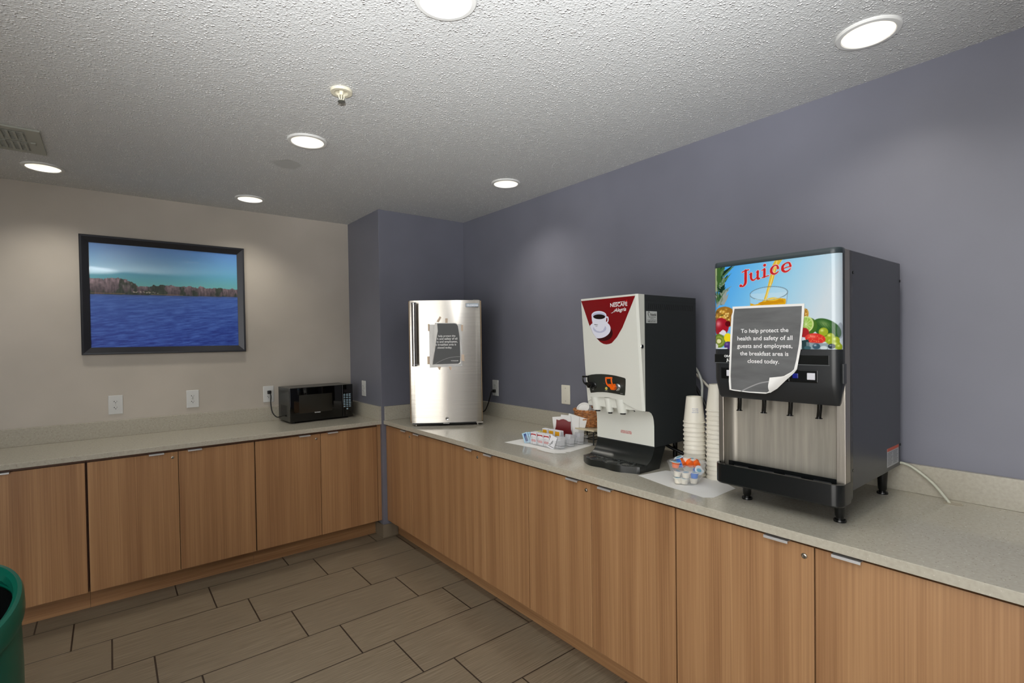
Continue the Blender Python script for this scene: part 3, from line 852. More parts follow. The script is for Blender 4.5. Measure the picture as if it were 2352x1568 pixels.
# body with recessed serving bay
bd = obj('cabinet', bx(-0.2015, 0.2015, 0.098, 0.594, 0.100, 0.848, 0.002), M_darkst, jd)
obj('seam', bx(0.1985, 0.2030, 0.079, 0.0978, 0.078, 0.846), M_black, jd)
obj('seam', bx(-0.2030, -0.1985, 0.079, 0.0978, 0.078, 0.846), M_black, jd)
obj('side_trim', bx(0.178, 0.2030, 0.036, 0.0785, 0.105, 0.847, 0.0015), M_steel2, jd)
obj('side_trim', bx(-0.2030, -0.185, 0.036, 0.0785, 0.105, 0.847, 0.0015), M_steel2, jd)
bm = NB()
# curved sheet steel splash panel
sec = [(-0.1845, 0.045), (-0.1845, 0.070)] + [(-0.1845+0.024*(1-math.cos(PI/2*k/7)), 0.070+0.024*math.sin(PI/2*k/7)) for k in range(1, 8)] + \
      [(0.165-0.0+0.012*math.sin(PI/2*k/7), 0.082+0.012*math.cos(PI/2*k/7)) for k in range(8)] + [(0.1775, 0.045)]
lo = [bm.verts.new((x, y, 0.105)) for x, y in sec]; hi = [bm.verts.new((x, y, 0.38)) for x, y in sec]
for i in range(len(sec)-1): bm.faces.new((lo[i], lo[i+1], hi[i+1], hi[i]))
obj('splash_panel', bm, M_steel3, jd, True)
# door housing
bm = NB()
lv = [(rrect(0.190, 0.024, 0.0355, 0.010), 0.371), (rrect(0.194, 0.016, 0.0355, 0.014), 0.380), (rrect(0.203, 0.001, 0.0355, 0.026), 0.436), (rrect(0.203, 0.0, 0.0355, 0.026), 0.5425)]
loft(bm, lv)
ho = obj('dispensing_head', bm, M_jblack, jd, True)
bm = NB(); loft(bm, [(rrect(0.203, 0.001, 0.0355, 0.026), 0.5430), (rrect(0.203, 0.001, 0.0355, 0.026), 0.832)])
dj = obj('door', bm, M_jblack, jd, True)
bm = NB(); loft(bm, [(rrect(0.203, -0.001, 0.0370, 0.027), 0.8325), (rrect(0.2035, -0.002, 0.0372, 0.028), 0.836), (rrect(0.2025, -0.001, 0.0370, 0.027), 0.847), (rrect(0.200, 0.002, 0.0370, 0.024), 0.8505)])
obj('top_cap', bm, mat('slate_cap', (52, 62, 66), 0.28), jd, True)
# picture on the door: flat middle, wraps round both corners
def jwrap(u, z):
    r = 0.0266; fl = 0.203-0.026
    if abs(u) <= fl: return (u, -0.0003, z)
    s = 1 if u > 0 else -1; a = (abs(u)-fl)/r
    return (s*(fl+r*math.sin(min(a, PI/2))), 0.0263-r*math.cos(min(a, PI/2)), z)
cv = Canvas(-0.212, 0.212, 0.5435, 0.8320, 0.0013)
X, Z = cv.X, cv.Z
a = np.clip((X+0.20)/0.40, 0, 1); b = np.clip((0.83-Z)/0.29, 0, 1)
blue = np.array([70, 158, 232])/255; pale = np.array([200, 212, 220])/255; mid = np.array([132, 196, 230])/255
s_ = np.clip(a*1.05+0.35*b*(a > 0)-0.12, 0, 1)[..., None]
cv.A[:] = np.where(s_ < 0.5, blue+(mid-blue)*s_*2, mid+(pale-mid)*(s_-0.5)*2)
# pineapple crown and body
rs = random.Random(3)
for k in range(70):
    z0 = 0.675+0.16*rs.random()**0.8; x0 = -0.178+rs.uniform(-0.02, 0.014); ang = rs.uniform(-0.25, 1.05) if rs.random() < 0.75 else rs.uniform(-1.2, 0)
    L = rs.uniform(0.025, 0.055)*(1.15 if z0 > 0.70 else 0.7); tx, tz = x0+L*math.sin(ang), z0+L*math.cos(ang)*0.75+0.006
    w = rs.uniform(0.0045, 0.008); c_ = rs.choice([(34, 66, 40), (58, 96, 52), (84, 118, 78), (120, 136, 118), (150, 156, 150), (22, 46, 34)])
    nx_, nz_ = math.cos(ang), -math.sin(ang)
    cv.poly([(x0-nx_*w, z0-nz_*w), (x0+nx_*w, z0+nz_*w), ((x0+tx)/2+nx_*w*0.8+0.003, (z0+tz)/2), (tx+0.002, tz), ((x0+tx)/2-nx_*w*0.7, (z0+tz)/2+0.002)], c_)
cv.poly([(-0.212, 0.832), (-0.186, 0.832), (-0.183, 0.80), (-0.188, 0.755), (-0.20, 0.745), (-0.212, 0.76)], (168, 186, 132))
cv.poly([(-0.186, 0.832), (-0.172, 0.832), (-0.170, 0.79), (-0.180, 0.765), (-0.188, 0.79)], (60, 96, 44))
cv.ell(-0.160, 0.655, 0.044, 0.038, (152, 108, 40))
for k in range(60):
    x_, z_ = -0.200+0.085*rs.random(), 0.630+0.058*rs.random()
    if ((x_+0.160)/0.044)**2+((z_-0.655)/0.038)**2 < 0.95: cv.ell(x_, z_, 0.004, 0.0035, rs.choice([(206, 160, 62), (120, 78, 26), (182, 130, 50), (224, 190, 110), (96, 92, 34)]))
cv.ell(-0.173, 0.622, 0.030, 0.032, (158, 24, 40), hl=(238, 150, 160)); cv.ell(-0.146, 0.632, 0.010, 0.010, (90, 10, 20))
cv.poly([(-0.165, 0.612), (-0.154, 0.606), (-0.152, 0.592), (-0.172, 0.592), (-0.180, 0.60)], (216, 214, 224))
cv.ell(-0.182, 0.572, 0.027, 0.025, (104, 130, 44)); cv.ell(-0.182, 0.572, 0.020, 0.018, (140, 158, 64)); cv.ell(-0.181, 0.571, 0.009, 0.007, (222, 216, 170))
for k in range(14): cv.ell(-0.181+0.013*math.cos(k*0.45), 0.571+0.011*math.sin(k*0.45), 0.0012, 0.0016, (30, 28, 12))
cv.ell(-0.147, 0.583, 0.014, 0.016, (236, 214, 30)); cv.ell(-0.146, 0.556, 0.015, 0.014, (74, 52, 110), hl=(140, 120, 180))
cv.ell(-0.196, 0.553, 0.012, 0.010, (226, 226, 226)); cv.line([(-0.2, 0.546), (-0.15, 0.546)], 0.004, (214, 218, 220))
# glass and pouring juice
cv.ell(-0.0065, 0.7275, 0.0605, 0.0215, (214, 226, 234), a=0.35)
cv.poly([(-0.067, 0.730), (0.054, 0.727), (0.047, 0.66), (-0.066, 0.66)], (206, 222, 232), a=0.35)
cv.poly([(-0.067, 0.699), (-0.050, 0.693), (-0.036, 0.697), (-0.020, 0.706), (0.004, 0.712), (0.028, 0.710), (0.047, 0.706), (0.049, 0.702), (0.045, 0.66), (-0.066, 0.66)], (214, 164, 28))
cv.poly([(-0.040, 0.698), (-0.018, 0.704), (0.004, 0.709), (0.040, 0.703), (0.044, 0.694), (-0.03, 0.690)], (196, 138, 20)); cv.ell(0.008, 0.707, 0.018, 0.0055, (232, 190, 50))
cv.poly([(0.017, 0.835), (0.041, 0.835), (0.026, 0.815), (0.019, 0.80), (0.008, 0.762), (-0.004, 0.735), (-0.014, 0.700), (-0.024, 0.700), (-0.014, 0.73), (-0.006, 0.76), (0.004, 0.80), (0.008, 0.82)], (216, 178, 52))
cv.line([(0.022, 0.83), (0.013, 0.80), (0.000, 0.755), (-0.016, 0.705)], 0.003, (240, 226, 150), 0.8)
for sgn in (0,):
    P_ = ell(-0.0065, 0.7275, 0.0605, 0.0215, 50); cv.line(P_+[P_[0]], 0.0022, (92, 110, 126), 0.75)
cv.line([(-0.067, 0.729), (-0.0665, 0.66)], 0.0018, (150, 168, 184), 0.8); cv.line([(0.054, 0.726), (0.047, 0.66)], 0.0018, (120, 136, 150), 0.8)
cv.line([(-0.05, 0.711), (-0.0065, 0.706), (0.04, 0.711)], 0.0014, (226, 240, 232), 0.8)
# fruit on the right
cv.ell(0.106, 0.655, 0.010, 0.016, (196, 154, 70))
for k in range(16): cv.ell(0.106+rs.uniform(-.007, .007), 0.657+rs.uniform(-.011, .011), 0.002, 0.002, rs.choice([(236, 206, 130), (150, 100, 40)]))
cv.ell(0.166, 0.606, 0.044, 0.027, (48, 92, 40), rot=-0.55, hl=(130, 160, 96))
for k in range(7): cv.line([(0.135+k*0.008, 0.628-k*0.002), (0.165+k*0.006, 0.590-k*0.001)], 0.0012, (30, 62, 26), 0.5)
cv.ell(0.116, 0.616, 0.024, 0.026, (66, 104, 36)); cv.ell(0.108, 0.622, 0.022, 0.025, (196, 212, 140)); cv.ell(0.108, 0.622, 0.018, 0.021, (150, 186, 84))
for k in range(10):
    aa = k*PI/5; cv.line([(0.108, 0.622), (0.108+0.017*math.cos(aa), 0.622+0.020*math.sin(aa))], 0.0010, (214, 226, 176))
cv.ell(0.103, 0.596, 0.014, 0.015, (160, 38, 42))
for (x_, z_, r_) in [(0.157, 0.597, 0.013), (0.176, 0.582, 0.011), (0.190, 0.571, 0.011), (0.174, 0.568, 0.010), (0.192, 0.557, 0.012), (0.163, 0.575, 0.009), (0.200, 0.551, 0.010)]:
    cv.ell(x_, z_, r_, r_, (150, 166, 40), hl=(226, 232, 150))
cv.ell(0.134, 0.577, 0.029, 0.016, (206, 52, 44), rot=-0.12, hl=(240, 140, 120))
for k in range(24): cv.ell(0.134+rs.uniform(-.024, .024), 0.577+rs.uniform(-.010, .010), 0.0007, 0.0009, (232, 190, 120))
cv.poly([(0.095, 0.571), (0.115, 0.575), (0.120, 0.5435), (0.095, 0.5435)], (40, 62, 66)); cv.poly([(0.108, 0.566), (0.17, 0.562), (0.17, 0.5435), (0.108, 0.5435)], (120, 138, 146), a=0.75)
cv.ell(0.137, 0.553, 0.011, 0.009, (56, 82, 98), hl=(210, 222, 230)); cv.ell(0.179, 0.553, 0.010, 0.008, (36, 48, 60), hl=(170, 180, 190)); cv.ell(0.112, 0.548, 0.010, 0.006, (60, 92, 100)); cv.ell(0.158, 0.548, 0.010, 0.006, (196, 208, 212))
cv.ell(0.203, 0.60, 0.010, 0.024, (120, 126, 140), a=0.5)
cv.sheet('printed_picture', M_poster, dj, jwrap)
# the word Juice, brush-drawn serif letters
LET = [([(-0.0935, 0.8065), (-0.082, 0.8105), (-0.070, 0.8125)], [0.0030, 0.0036, 0.0030]),
       ([(-0.0808, 0.8105), (-0.0812, 0.785), (-0.0822, 0.768), (-0.090, 0.7585), (-0.0985, 0.7605)], [0.0088, 0.0092, 0.0085, 0.0045, 0.0040]),
       ([(-0.0985, 0.7605), (-0.0978, 0.7612)], [0.0090, 0.0090]),
       ([(-0.0690, 0.7962), (-0.0600, 0.7985)], [0.0026, 0.0030]),
       ([(-0.0622, 0.7985), (-0.0625, 0.784), (-0.0575, 0.7762), (-0.0500, 0.7775), (-0.0415, 0.7850)], [0.0075, 0.0075, 0.0060, 0.0035, 0.0025]),
       ([(-0.0450, 0.8015), (-0.0385, 0.8038)], [0.0026, 0.0030]),
       ([(-0.0395, 0.8035), (-0.0400, 0.7800), (-0.0330, 0.7800)], [0.0075, 0.0075, 0.0032]),
       ([(-0.0265, 0.8052), (-0.0170, 0.8085)], [0.0026, 0.0032]), ([(-0.0175, 0.8078), (-0.0180, 0.7835)], [0.0078, 0.0078]),
       ([(-0.0255, 0.7805), (-0.0040, 0.7858)], [0.0028, 0.0028]), ([(-0.0172, 0.8208), (-0.0165, 0.8212)], [0.0088, 0.0088]),
       ([(0.0255, 0.8065), (0.0235, 0.8140), (0.0150, 0.8160), (0.0060, 0.8080), (0.0045, 0.7960), (0.0120, 0.7890), (0.0200, 0.7905), (0.0270, 0.7960)], [0.0075, 0.0050, 0.0030, 0.0075, 0.0085, 0.0060, 0.0040, 0.0022]),
       ([(0.0420, 0.8030), (0.0640, 0.8085)], [0.0026, 0.0026]),
       ([(0.0640, 0.8085), (0.0600, 0.8190), (0.0500, 0.8190), (0.0410, 0.8110), (0.0400, 0.7990), (0.0470, 0.7925), (0.0560, 0.7940), (0.0645, 0.8005)], [0.0070, 0.0050, 0.0030, 0.0075, 0.0085, 0.0060, 0.0040, 0.0022])]
for extra, y_, m_ in ((0.0013, -0.0006, mat('pink_white_outline', (240, 205, 205), 0.3)), (0.0, -0.0018, mat('red_lettering', (190, 30, 34), 0.25))):
    bm = NB(); lay = 0
    for pts, ws in LET:
        ribbon(bm, pts, ws, y_-lay*0.00002, extra=extra); lay += 1
        for e, w_ in ((pts[0], ws[0]), (pts[-1], ws[-1])): flat(bm, ell(e[0], e[1], w_/2+extra, w_/2+extra, 16), y_-lay*0.00002); lay += 1
    obj('lettering' if extra == 0 else 'lettering_outline', bm, m_, dj)
# windows, switches
M_win = mat('label_window', (26, 27, 26), 0.12)
for xa, xb in ((-0.196, -0.020), (-0.006, 0.172)):
    w_ = obj('label_window', bx(xa, xb, -0.0012, 0.001, 0.4965, 0.5255, 0.001), M_win, ho)
    obj('window_rim', bx(xa-0.002, xb+0.002, -0.0020, 0.0005, 0.4935, 0.4962, 0.001), mat('rim_grey', (84, 88, 90), 0.3), ho)
text('lettering', 'ORANGE', M_wtxt, ho, -0.1600, 0.5150, -0.0016, width=0.044, align='l', bold=0.03)
text('lettering', 'JUICE', M_wtxt, ho, -0.1520, 0.5010, -0.0016, width=0.032, align='l', bold=0.03)
M_btn = mat('white_button', (205, 205, 212), 0.35); M_blue = mat('blue_button', (18, 28, 120), 0.25)
for k, xc in enumerate((-0.150, -0.075, 0.010, 0.085)):
    obj('switch_panel', bx(xc-0.026 if k % 2 else xc-0.022, xc+0.056 if k % 2 else xc+0.048, -0.0010, 0.001, 0.4400, 0.4785, 0.002), M_black, ho)
for x_, m_ in ((-0.151, M_btn), (0.111, M_btn), (0.068, M_blue), (-0.110, M_blue)):
    hw = 0.0115 if m_ is M_btn else 0.0085
    obj('button', bx(x_, x_+hw*2, -0.0045, 0.001, 0.4595-hw*0.92, 0.4595+hw*0.92, 0.0015), m_, ho)
obj('latch', bx(0.2032, 0.2090, 0.006, 0.030, 0.440, 0.500, 0.0015), M_jblack, jd)
# nozzles
for x_ in (-0.127, -0.042, 0.043, 0.129):
    bm = NB()
    tube(bm, [(x_+0.006, 0.030, 0.378), (x_+0.004, 0.034, 0.355), (x_, 0.040, 0.336), (x_-0.001, 0.041, 0.3265)], 0.0070, 16, 4)
    lathe(bm, [(0.0074, 0.003), (0.0105, 0.0015), (0.0105, 0), (0, 0)], 20, (x_-0.001, 0.041, 0.3245))
    obj('nozzle', bm, M_black, jd, True)
# drip tray
bm = NB()
outer = rrect(0.2045, 0.0, 0.0780, 0.030); inner = rrect(0.1965, 0.008, 0.0700, 0.024)
def ring(pts, z): return [bm.verts.new((x, y, z)) for x, y in pts]
r0 = ring(rrect(0.2005, 0.004, 0.0780, 0.028), 0.064); r1 = ring(outer, 0.069); r2 = ring(outer, 0.1335); r3 = ring(inner, 0.1345); r4 = ring(inner, 0.090)
for A, B2 in ((r0, r1), (r1, r2), (r2, r3), (r3, r4)):
    n = len(A)
    for i in range(n): bm.faces.new((A[i], A[(i+1) % n], B2[(i+1) % n], B2[i]))
bm.faces.new(r0[::-1]); bm.faces.new(r4)
tr = obj('drip_tray', bm, mat('satin_black', (20, 22, 23), 0.24), jd, True)
bm = NB()
for k in range(4):
    xc = -0.135+k*0.088
    box(bm, xc-0.028, xc+0.024, 0.066, 0.0695, 0.094, 0.122, 0.002)
obj('tray_ribs', bm, M_jblack, tr)
# legs
for x_, y_ in ((-0.128, 0.092), (0.170, 0.087), (0.165, 0.520), (-0.165, 0.520)):
    bm = NB(); lathe(bm, [(0, 0), (0.0175, 0.0), (0.0180, 0.005), (0.0165, 0.008), (0.0115, 0.009), (0.0110, 0.014), (0.0135, 0.018), (0.0185, 0.1005), (0, 0.1005)], 24, (x_, y_, 0))
    obj('leg', bm, M_black, jd, True)
# side label and screws (on the right side panel)
S90 = Matrix(((0, 0, 1, 0.2016), (1, 0, 0, 0), (0, 1, 0, 0), (0, 0, 0, 1)))  # (u along depth, v up, w out)
def side_poly(bm, pts, w0, w1):
    lo = [bm.verts.new((w0, u, v)) for u, v in pts]; hi = [bm.verts.new((w1, u, v)) for u, v in pts]
    bm.faces.new(lo); bm.faces.new(hi[::-1]); n = len(pts)
    for i in range(n): bm.faces.new((lo[i], lo[(i+1) % n], hi[(i+1) % n], hi[i]))
    return bm
def rect(u0, u1, v0, v1): return [(u0, v0), (u1, v0), (u1, v1), (u0, v1)]
bm = NB(); side_poly(bm, rect(0.438, 0.570, 0.115, 0.182), 0.2015, 0.2019); sl = obj('warning_label', bm, mat('silver_label', (176, 178, 180), 0.4), jd)
bm = NB(); side_poly(bm, rect(0.438, 0.570, 0.171, 0.182), 0.2019, 0.2021); obj('orange_band', bm, mat('label_orange', (206, 92, 66), 0.5), sl)
bm = NB()
for k in range(9):
    for j in range(2): side_poly(bm, rect(0.443+j*0.062, 0.443+j*0.062+0.055-0.006*((k*7) % 3), 0.1640-k*0.0052, 0.1655-k*0.0052), 0.2019, 0.2021)
obj('fine_print', bm, mat('label_print', (96, 98, 104), 0.5), sl)
for u_, v_ in ((0.100, 0.165), (0.107, 0.780), (0.588, 0.783), (0.588, 0.178)):
    bm = NB(); side_poly(bm, ell(u_, v_, 0.0045, 0.0045, 14), 0.2012, 0.2040); obj('screw', bm, M_black, jd)

# closed-today notice on the dispenser door
nj = thing('paper_notice', 'grey closed-today paper notice with curled corner on the juice dispenser', 'sign', (JX, JY, C), -PI/2)
yS = -0.0058
def crv(x, z): return yS-0.003*math.sin((z-0.39)/0.30*PI)*max(0, 1-abs(x+0.02)/0.14)
def sheet_poly(pts, dy, m, parent, name):
    bm = NB(); lo = [bm.verts.new((x, yS+dy, z)) for x, z in pts]; hi = [bm.verts.new((x, yS+dy+0.0004, z)) for x, z in pts]
    bm.faces.new(lo); bm.faces.new(hi[::-1]); n = len(pts)
    for i in range(n): bm.faces.new((lo[i], lo[(i+1) % n], hi[(i+1) % n], hi[i]))
    return obj(name, bm, m, parent)
sj = sheet_poly([(-0.126, 0.6906), (-0.010, 0.6890), (0.106, 0.6866), (0.1055, 0.662), (0.103, 0.630), (0.100, 0.6006), (0.0965, 0.572), (0.0975, 0.561), (0.089, 0.515), (0.083, 0.4806),
                 (0.074, 0.468), (0.047, 0.4416), (0.022, 0.415), (0.0, 0.4015), (-0.015, 0.3962), (-0.07, 0.3960), (-0.125, 0.3990), (-0.139, 0.4015), (-0.1415, 0.430), (-0.137, 0.5456), (-0.132, 0.630), (-0.130, 0.660), (-0.1255, 0.672)], 0, M_paper, nj, 'sheet')
M_chalk = mat('grey_toner_print', (92, 93, 94), 0.6); tt = NT(M_chalk)
tt.l(tt.ramp(tt.noise(tt.pos((1, 3, 12)), 3.0, 4), [(0.3, (84, 85, 86)), (0.7, (102, 103, 104))]), tt.b.inputs['Base Color'])
dk = sheet_poly([(-0.1185, 0.6828), (0.0985, 0.6792), (0.0965, 0.630), (0.0935, 0.600), (0.0895, 0.560), (0.0810, 0.510), (0.0740, 0.4800), (0.060, 0.466), (0.036, 0.443), (0.012, 0.418), (-0.010, 0.4008), (-0.070, 0.3995), (-0.1325, 0.4035), (-0.1345, 0.450), (-0.1290, 0.560), (-0.1240, 0.640), (-0.1225, 0.660)], -0.0004, M_chalk, sj, 'printed_area')
for s, xa, xb, z in [('To help protect the', -0.0965, 0.0585, 0.5990), ('health and safety of all', -0.1090, 0.0705, 0.5735), ('guests and employees,', -0.1100, 0.0700, 0.5480), ('the breakfast area is', -0.1000, 0.0580, 0.5225), ('closed today.', -0.0740, 0.0290, 0.4970)]:
    text('lettering', s, M_wtxt, sj, (xa+xb)/2, z, yS-0.0007, width=xb-xa, bold=0.012)
bm = NB(); ribbon(bm, [(-0.098, 0.3985), (-0.064, 0.4166), (-0.032, 0.4306), (0.004, 0.4390)], [0.0036, 0.0036], yS-0.0007); obj('arc_line', bm, M_gtxt, sj)
bm = NB(); G_ = []
fold = [(0.0, 0.4000), (0.022, 0.4150), (0.047, 0.4416), (0.074, 0.468), (0.0835, 0.482)]
edge = [(0.001, 0.4280), (0.002, 0.4400), (0.0025, 0.4510), (0.042, 0.4555), (0.0835, 0.482)]
for k in range(7):
    s = k/6; G_.append([bm.verts.new((f[0]+(e[0]-f[0])*s, yS-0.0008-0.016*math.sin(s*PI*0.62)*(1-i/4.6), f[1]+(e[1]-f[1])*s)) for i, (f, e) in enumerate(zip(fold, edge))])
for A, B2 in zip(G_, G_[1:]):
    for i in range(4):
        try: bm.faces.new((A[i], A[i+1], B2[i+1], B2[i]))
        except ValueError: pass
bmesh.ops.remove_doubles(bm, verts=bm.verts, dist=0.0002)
obj('curled_corner', bm, M_paper, sj, True)

# ================================================================== COFFEE MACHINE
KX, KY = 0.19, -2.0325
km = thing('coffee_machine', 'black and light grey coffee machine with red cup picture on the front', 'coffee machine', (KX, KY, C), -PI/2)
hw = 0.1675
sidep = [(0.0465, 0.7755), (0.448, 0.7755), (0.448, 0.100), (0.108, 0.100), (0.108, 0.195), (0.106, 0.220), (0.100, 0.240), (0.088, 0.256), (0.072, 0.265), (0.0465, 0.268)]
bm = NB(); prism(bm, sidep, -hw, hw, 'x', 0.0015)
kb = obj('body', bm, mat('charcoal_textured_steel', (37, 41, 42), 0.55), km)
# lid line
bm = NB(); side_poly(bm, rect(0.048, 0.447, 0.7495, 0.7510), hw-0.001, hw+0.0003); obj('lid_seam', bm, M_slot, kb)
bm = NB()
for k in range(25):
    u = 0.070+k*0.0143; side_poly(bm, [(u, 0.712), (u+0.004, 0.712), (u+0.011, 0.738), (u+0.007, 0.738)], hw-0.001, hw+0.0004)
obj('vent_slots', bm, mat('slot_black', (10, 11, 12), 0.7), kb)
bm = NB(); side_poly(bm, rect(0.057, 0.135, 0.652, 0.704), hw, hw+0.0005); sb = obj('service_sticker', bm, mat('sticker_white', (196, 200, 198), 0.4), kb)
SM = Matrix(((0, -1, 0, hw+0.0008), (1, 0, 0, 0), (0, 0, 1, 0), (0, 0, 0, 1)))
def stext(s, u, v, w_, m=M_btxt, bold=0.0, par=sb): text('lettering', s, m, par, u, v, 0, width=w_, bold=bold, mtx=SM)
stext('Nestlé', 0.108, 0.684, 0.042, bold=0.02); stext('PROFESSIONAL', 0.100, 0.6755, 0.052); stext('SERVICE', 0.098, 0.6700, 0.022); stext('1-800-367-5612', 0.0965, 0.6560, 0.064, bold=0.02)
bm = NB(); side_poly(bm, rect(0.062, 0.130, 0.6655, 0.6665), hw, hw+0.0008); obj('rule', bm, M_btxt, sb)
bm = NB(); tube(bm, [(hw+0.0007, 0.076, 0.684), (hw+0.0007, 0.070, 0.689), (hw+0.0007, 0.070, 0.697), (hw+0.0007, 0.076, 0.7015), (hw+0.0007, 0.083, 0.697)], 0.0011, 6); obj('logo_swoosh', bm, M_btxt, sb)
# door
def fy(z):
    t_ = min(max((z-0.27)/(0.776-0.27), 0), 1); return 0.0365-0.0415*(t_**0.8)
ZB = [(-0.1675, 0.283), (-0.150, 0.290), (-0.120, 0.3035), (-0.092, 0.311), (-0.055, 0.3145), (-0.018, 0.3136), (0.012, 0.310), (0.0375, 0.3046), (0.0865, 0.2860), (0.120, 0.2750), (0.1565, 0.2695), (0.1675, 0.2700)]
def zb(x):
    for (a, c_), (b_, d_) in zip(ZB, ZB[1:]):
        if x <= b_: return c_+(d_-c_)*(max(x, a)-a)/(b_-a)
    return ZB[-1][1]
bm = NB(); xs_ = [-hw, -hw, -0.1585]+[-0.15+0.3*k/20 for k in range(21)]+[0.1585, hw, hw]
rows = []
for k in range(15):
    row_ = []
    for i, x in enumerate(xs_):
        z = zb(x)+(0.7765-zb(x))*k/14
        y = fy(z) if 1 < i < len(xs_)-2 else (fy(z)+0.0085 if i in (1, len(xs_)-2) else 0.0460)
        if k == 14: y = y+0.0 ; 
        row_.append(bm.verts.new((x, min(y, 0.0460), z)))
    rows.append(row_)
for A, B2 in zip(rows, rows[1:]):
    for i in range(len(A)-1): bm.faces.new((A[i], A[i+1], B2[i+1], B2[i]))
n = len(xs_)
bm.faces.new(rows[-1]); 
# underside back to the body
under = [bm.verts.new((v.co.x, 0.0462, max(v.co.z, 0.269))) for v in rows[0]]
for i in range(n-1): bm.faces.new((rows[0][i+1], rows[0][i], under[i], under[i+1]))
kd = obj('door', bm, M_greyp, km, True)
def kpoly(pts, dy, name, m, parent, thick=0.0):
    """decal following the door slope"""
    bm = NB(); bm.faces.new([bm.verts.new((x, fy(z)-dy, z)) for x, z in pts])
    bmesh.ops.triangulate(bm, faces=bm.faces); return obj(name, bm, m, parent)
def ksub(pts, dy, name, m, parent):
    # strips so the decal keeps to the curved front
    zs = sorted(p[1] for p in pts); z0, z1 = zs[0], zs[-1]; bm = NB(); N = 16
    for k in range(N):
        a, b = z0+(z1-z0)*k/N, z0+(z1-z0)*(k+1)/N
        q = clip(clip(pts, [(-1, a), (1, a), (1, 2), (-1, 2)]), [(-1, -1), (1, -1), (1, b), (-1, b)])
        if len(q) > 2:
            try: bm.faces.new([bm.verts.new((x, fy(z)-dy, z)) for x, z in q])
            except ValueError: pass
    bmesh.ops.remove_doubles(bm, verts=bm.verts, dist=0.00002)
    return obj(name, bm, m, parent)
SH = [(-0.1585, 0.7676), (-0.1375, 0.7126), (-0.1175, 0.6566), (-0.0965, 0.6136), (-0.0765, 0.5906), (-0.0525, 0.5706), (-0.0350, 0.5626), (-0.0175, 0.5600), (0.0000, 0.5620), (0.0155, 0.5666), (0.0455, 0.5916), (0.0805, 0.6346), (0.1115, 0.6876), (0.1425, 0.7406), (0.1585, 0.7686)]
ksub([(x, z) for x, z in SH], 0.0006, 'red_picture', M_red, kd)
SHc = [(x*0.985-0.0003, z) for x, z in SH]
M_cupw = mat('printed_cup_white', (224, 226, 240), 0.25); M_cupsh = mat('printed_cup_shade', (186, 190, 216), 0.25); M_shd = mat('printed_dark_red', (54, 6, 10), 0.25)
ksub(clip(ell(-0.040, 0.617, 0.064, 0.040, 40, rot=-0.12), SHc), 0.0008, 'printed_shadow', M_shd, kd)
ksub(clip(ell(-0.0545, 0.629, 0.0680, 0.0400, 48, rot=0.08), SHc), 0.0010, 'printed_saucer', M_cupw, kd)
ksub(clip(ell(-0.052, 0.634, 0.040, 0.020, 40), SHc), 0.00115, 'printed_saucer_well', M_cupsh, kd)
bm = NB(); ribbon(bm, [(-0.015, 0.684), (-0.001, 0.6835), (0.0015, 0.672), (-0.004, 0.662), (-0.016, 0.660)], [0.006, 0.007, 0.007, 0.006, 0.005], 0.0)
for v in bm.verts: v.co.y = fy(v.co.z)-0.00125
obj('printed_handle', bm, M_cupw, kd)
ksub(clip([(-0.0965, 0.6976), (-0.0960, 0.675), (-0.0925, 0.655), (-0.0850, 0.636), (-0.070, 0.624), (-0.050, 0.620), (-0.032, 0.625), (-0.020, 0.640), (-0.0120, 0.662), (-0.0080, 0.680), (-0.0065, 0.6926)], SHc), 0.0014, 'printed_cup', M_cupw, kd)
ksub(ell(-0.0515, 0.6950, 0.0450, 0.0195, 44, rot=-0.05), 0.0016, 'printed_cup_rim', M_cupw, kd)
ksub(ell(-0.0505, 0.6925, 0.0400, 0.0150, 44, rot=-0.05), 0.0018, 'printed_cup_inside', M_cupsh, kd)
ksub(ell(-0.0500, 0.6880, 0.0360, 0.0112, 44, rot=-0.05), 0.0020, 'printed_coffee', mat('printed_coffee_black', (24, 12, 10), 0.25), kd)
KM = Matrix.Identity(4)
def ktext(s, x, z, w_, m, **k): text('lettering', s, m, kd, x, z, fy(z+0.008)-0.0016, width=w_, **k)
ktext('NESCAFÉ', 0.0670, 0.7285, 0.096, M_wtxt, bold=0.016, rot=0.0, zscale=1.0)
ktext('Alegria', 0.0740, 0.7060, 0.066, M_wtxt, bold=0.012, shear=0.35, rot=0.05)
bm = NB(); ribbon(bm, [(0.0365, 0.7468), (0.070, 0.7472), (0.104, 0.7485)], [0.0016, 0.0022, 0.0010], fy(0.747)-0.0016); ribbon(bm, [(0.022, 0.7010), (0.032, 0.7035), (0.046, 0.716)], [0.0012, 0.002, 0.0016], fy(0.707)-0.0016); obj('lettering_flourish', bm, M_wtxt, kd)
bm = NB(); ribbon(bm, [(0.108, 0.7480), (0.113, 0.7500), (0.1145, 0.7555)], [0.0040, 0.0036, 0.0006], fy(0.752)-0.0017); obj('accent_mark', bm, mat('bright_red', (224, 30, 30), 0.3), kd)
ktext('NESCAFÉ', -0.0725, 0.6505, 0.020, M_btxt, bold=0.03, rot=-0.12); ktext('Alegria', -0.0700, 0.6435, 0.013, M_btxt, shear=0.35, rot=-0.12)
bm = NB(); ribbon(bm, [(-0.0285, 0.5486), (-0.0285, 0.4346)], [0.0018, 0.0018], 0)
for v in bm.verts: v.co.y = fy(v.co.z)-0.0007
obj('sight_groove', bm, mat('groove_grey', (216, 216, 210), 0.3), kd)
bm = NB(); mt_ = Matrix.Translation((hw, 0.0270, 0.550)) @ Matrix.Rotation(PI/2, 4, 'Y')
lathe(bm, [(0, 0.003), (0.004, 0.004), (0.0085, 0.0025), (0.0095, 0.0)], 24, mtx=mt_); obj('lock', bm, M_chrome, kd, True)
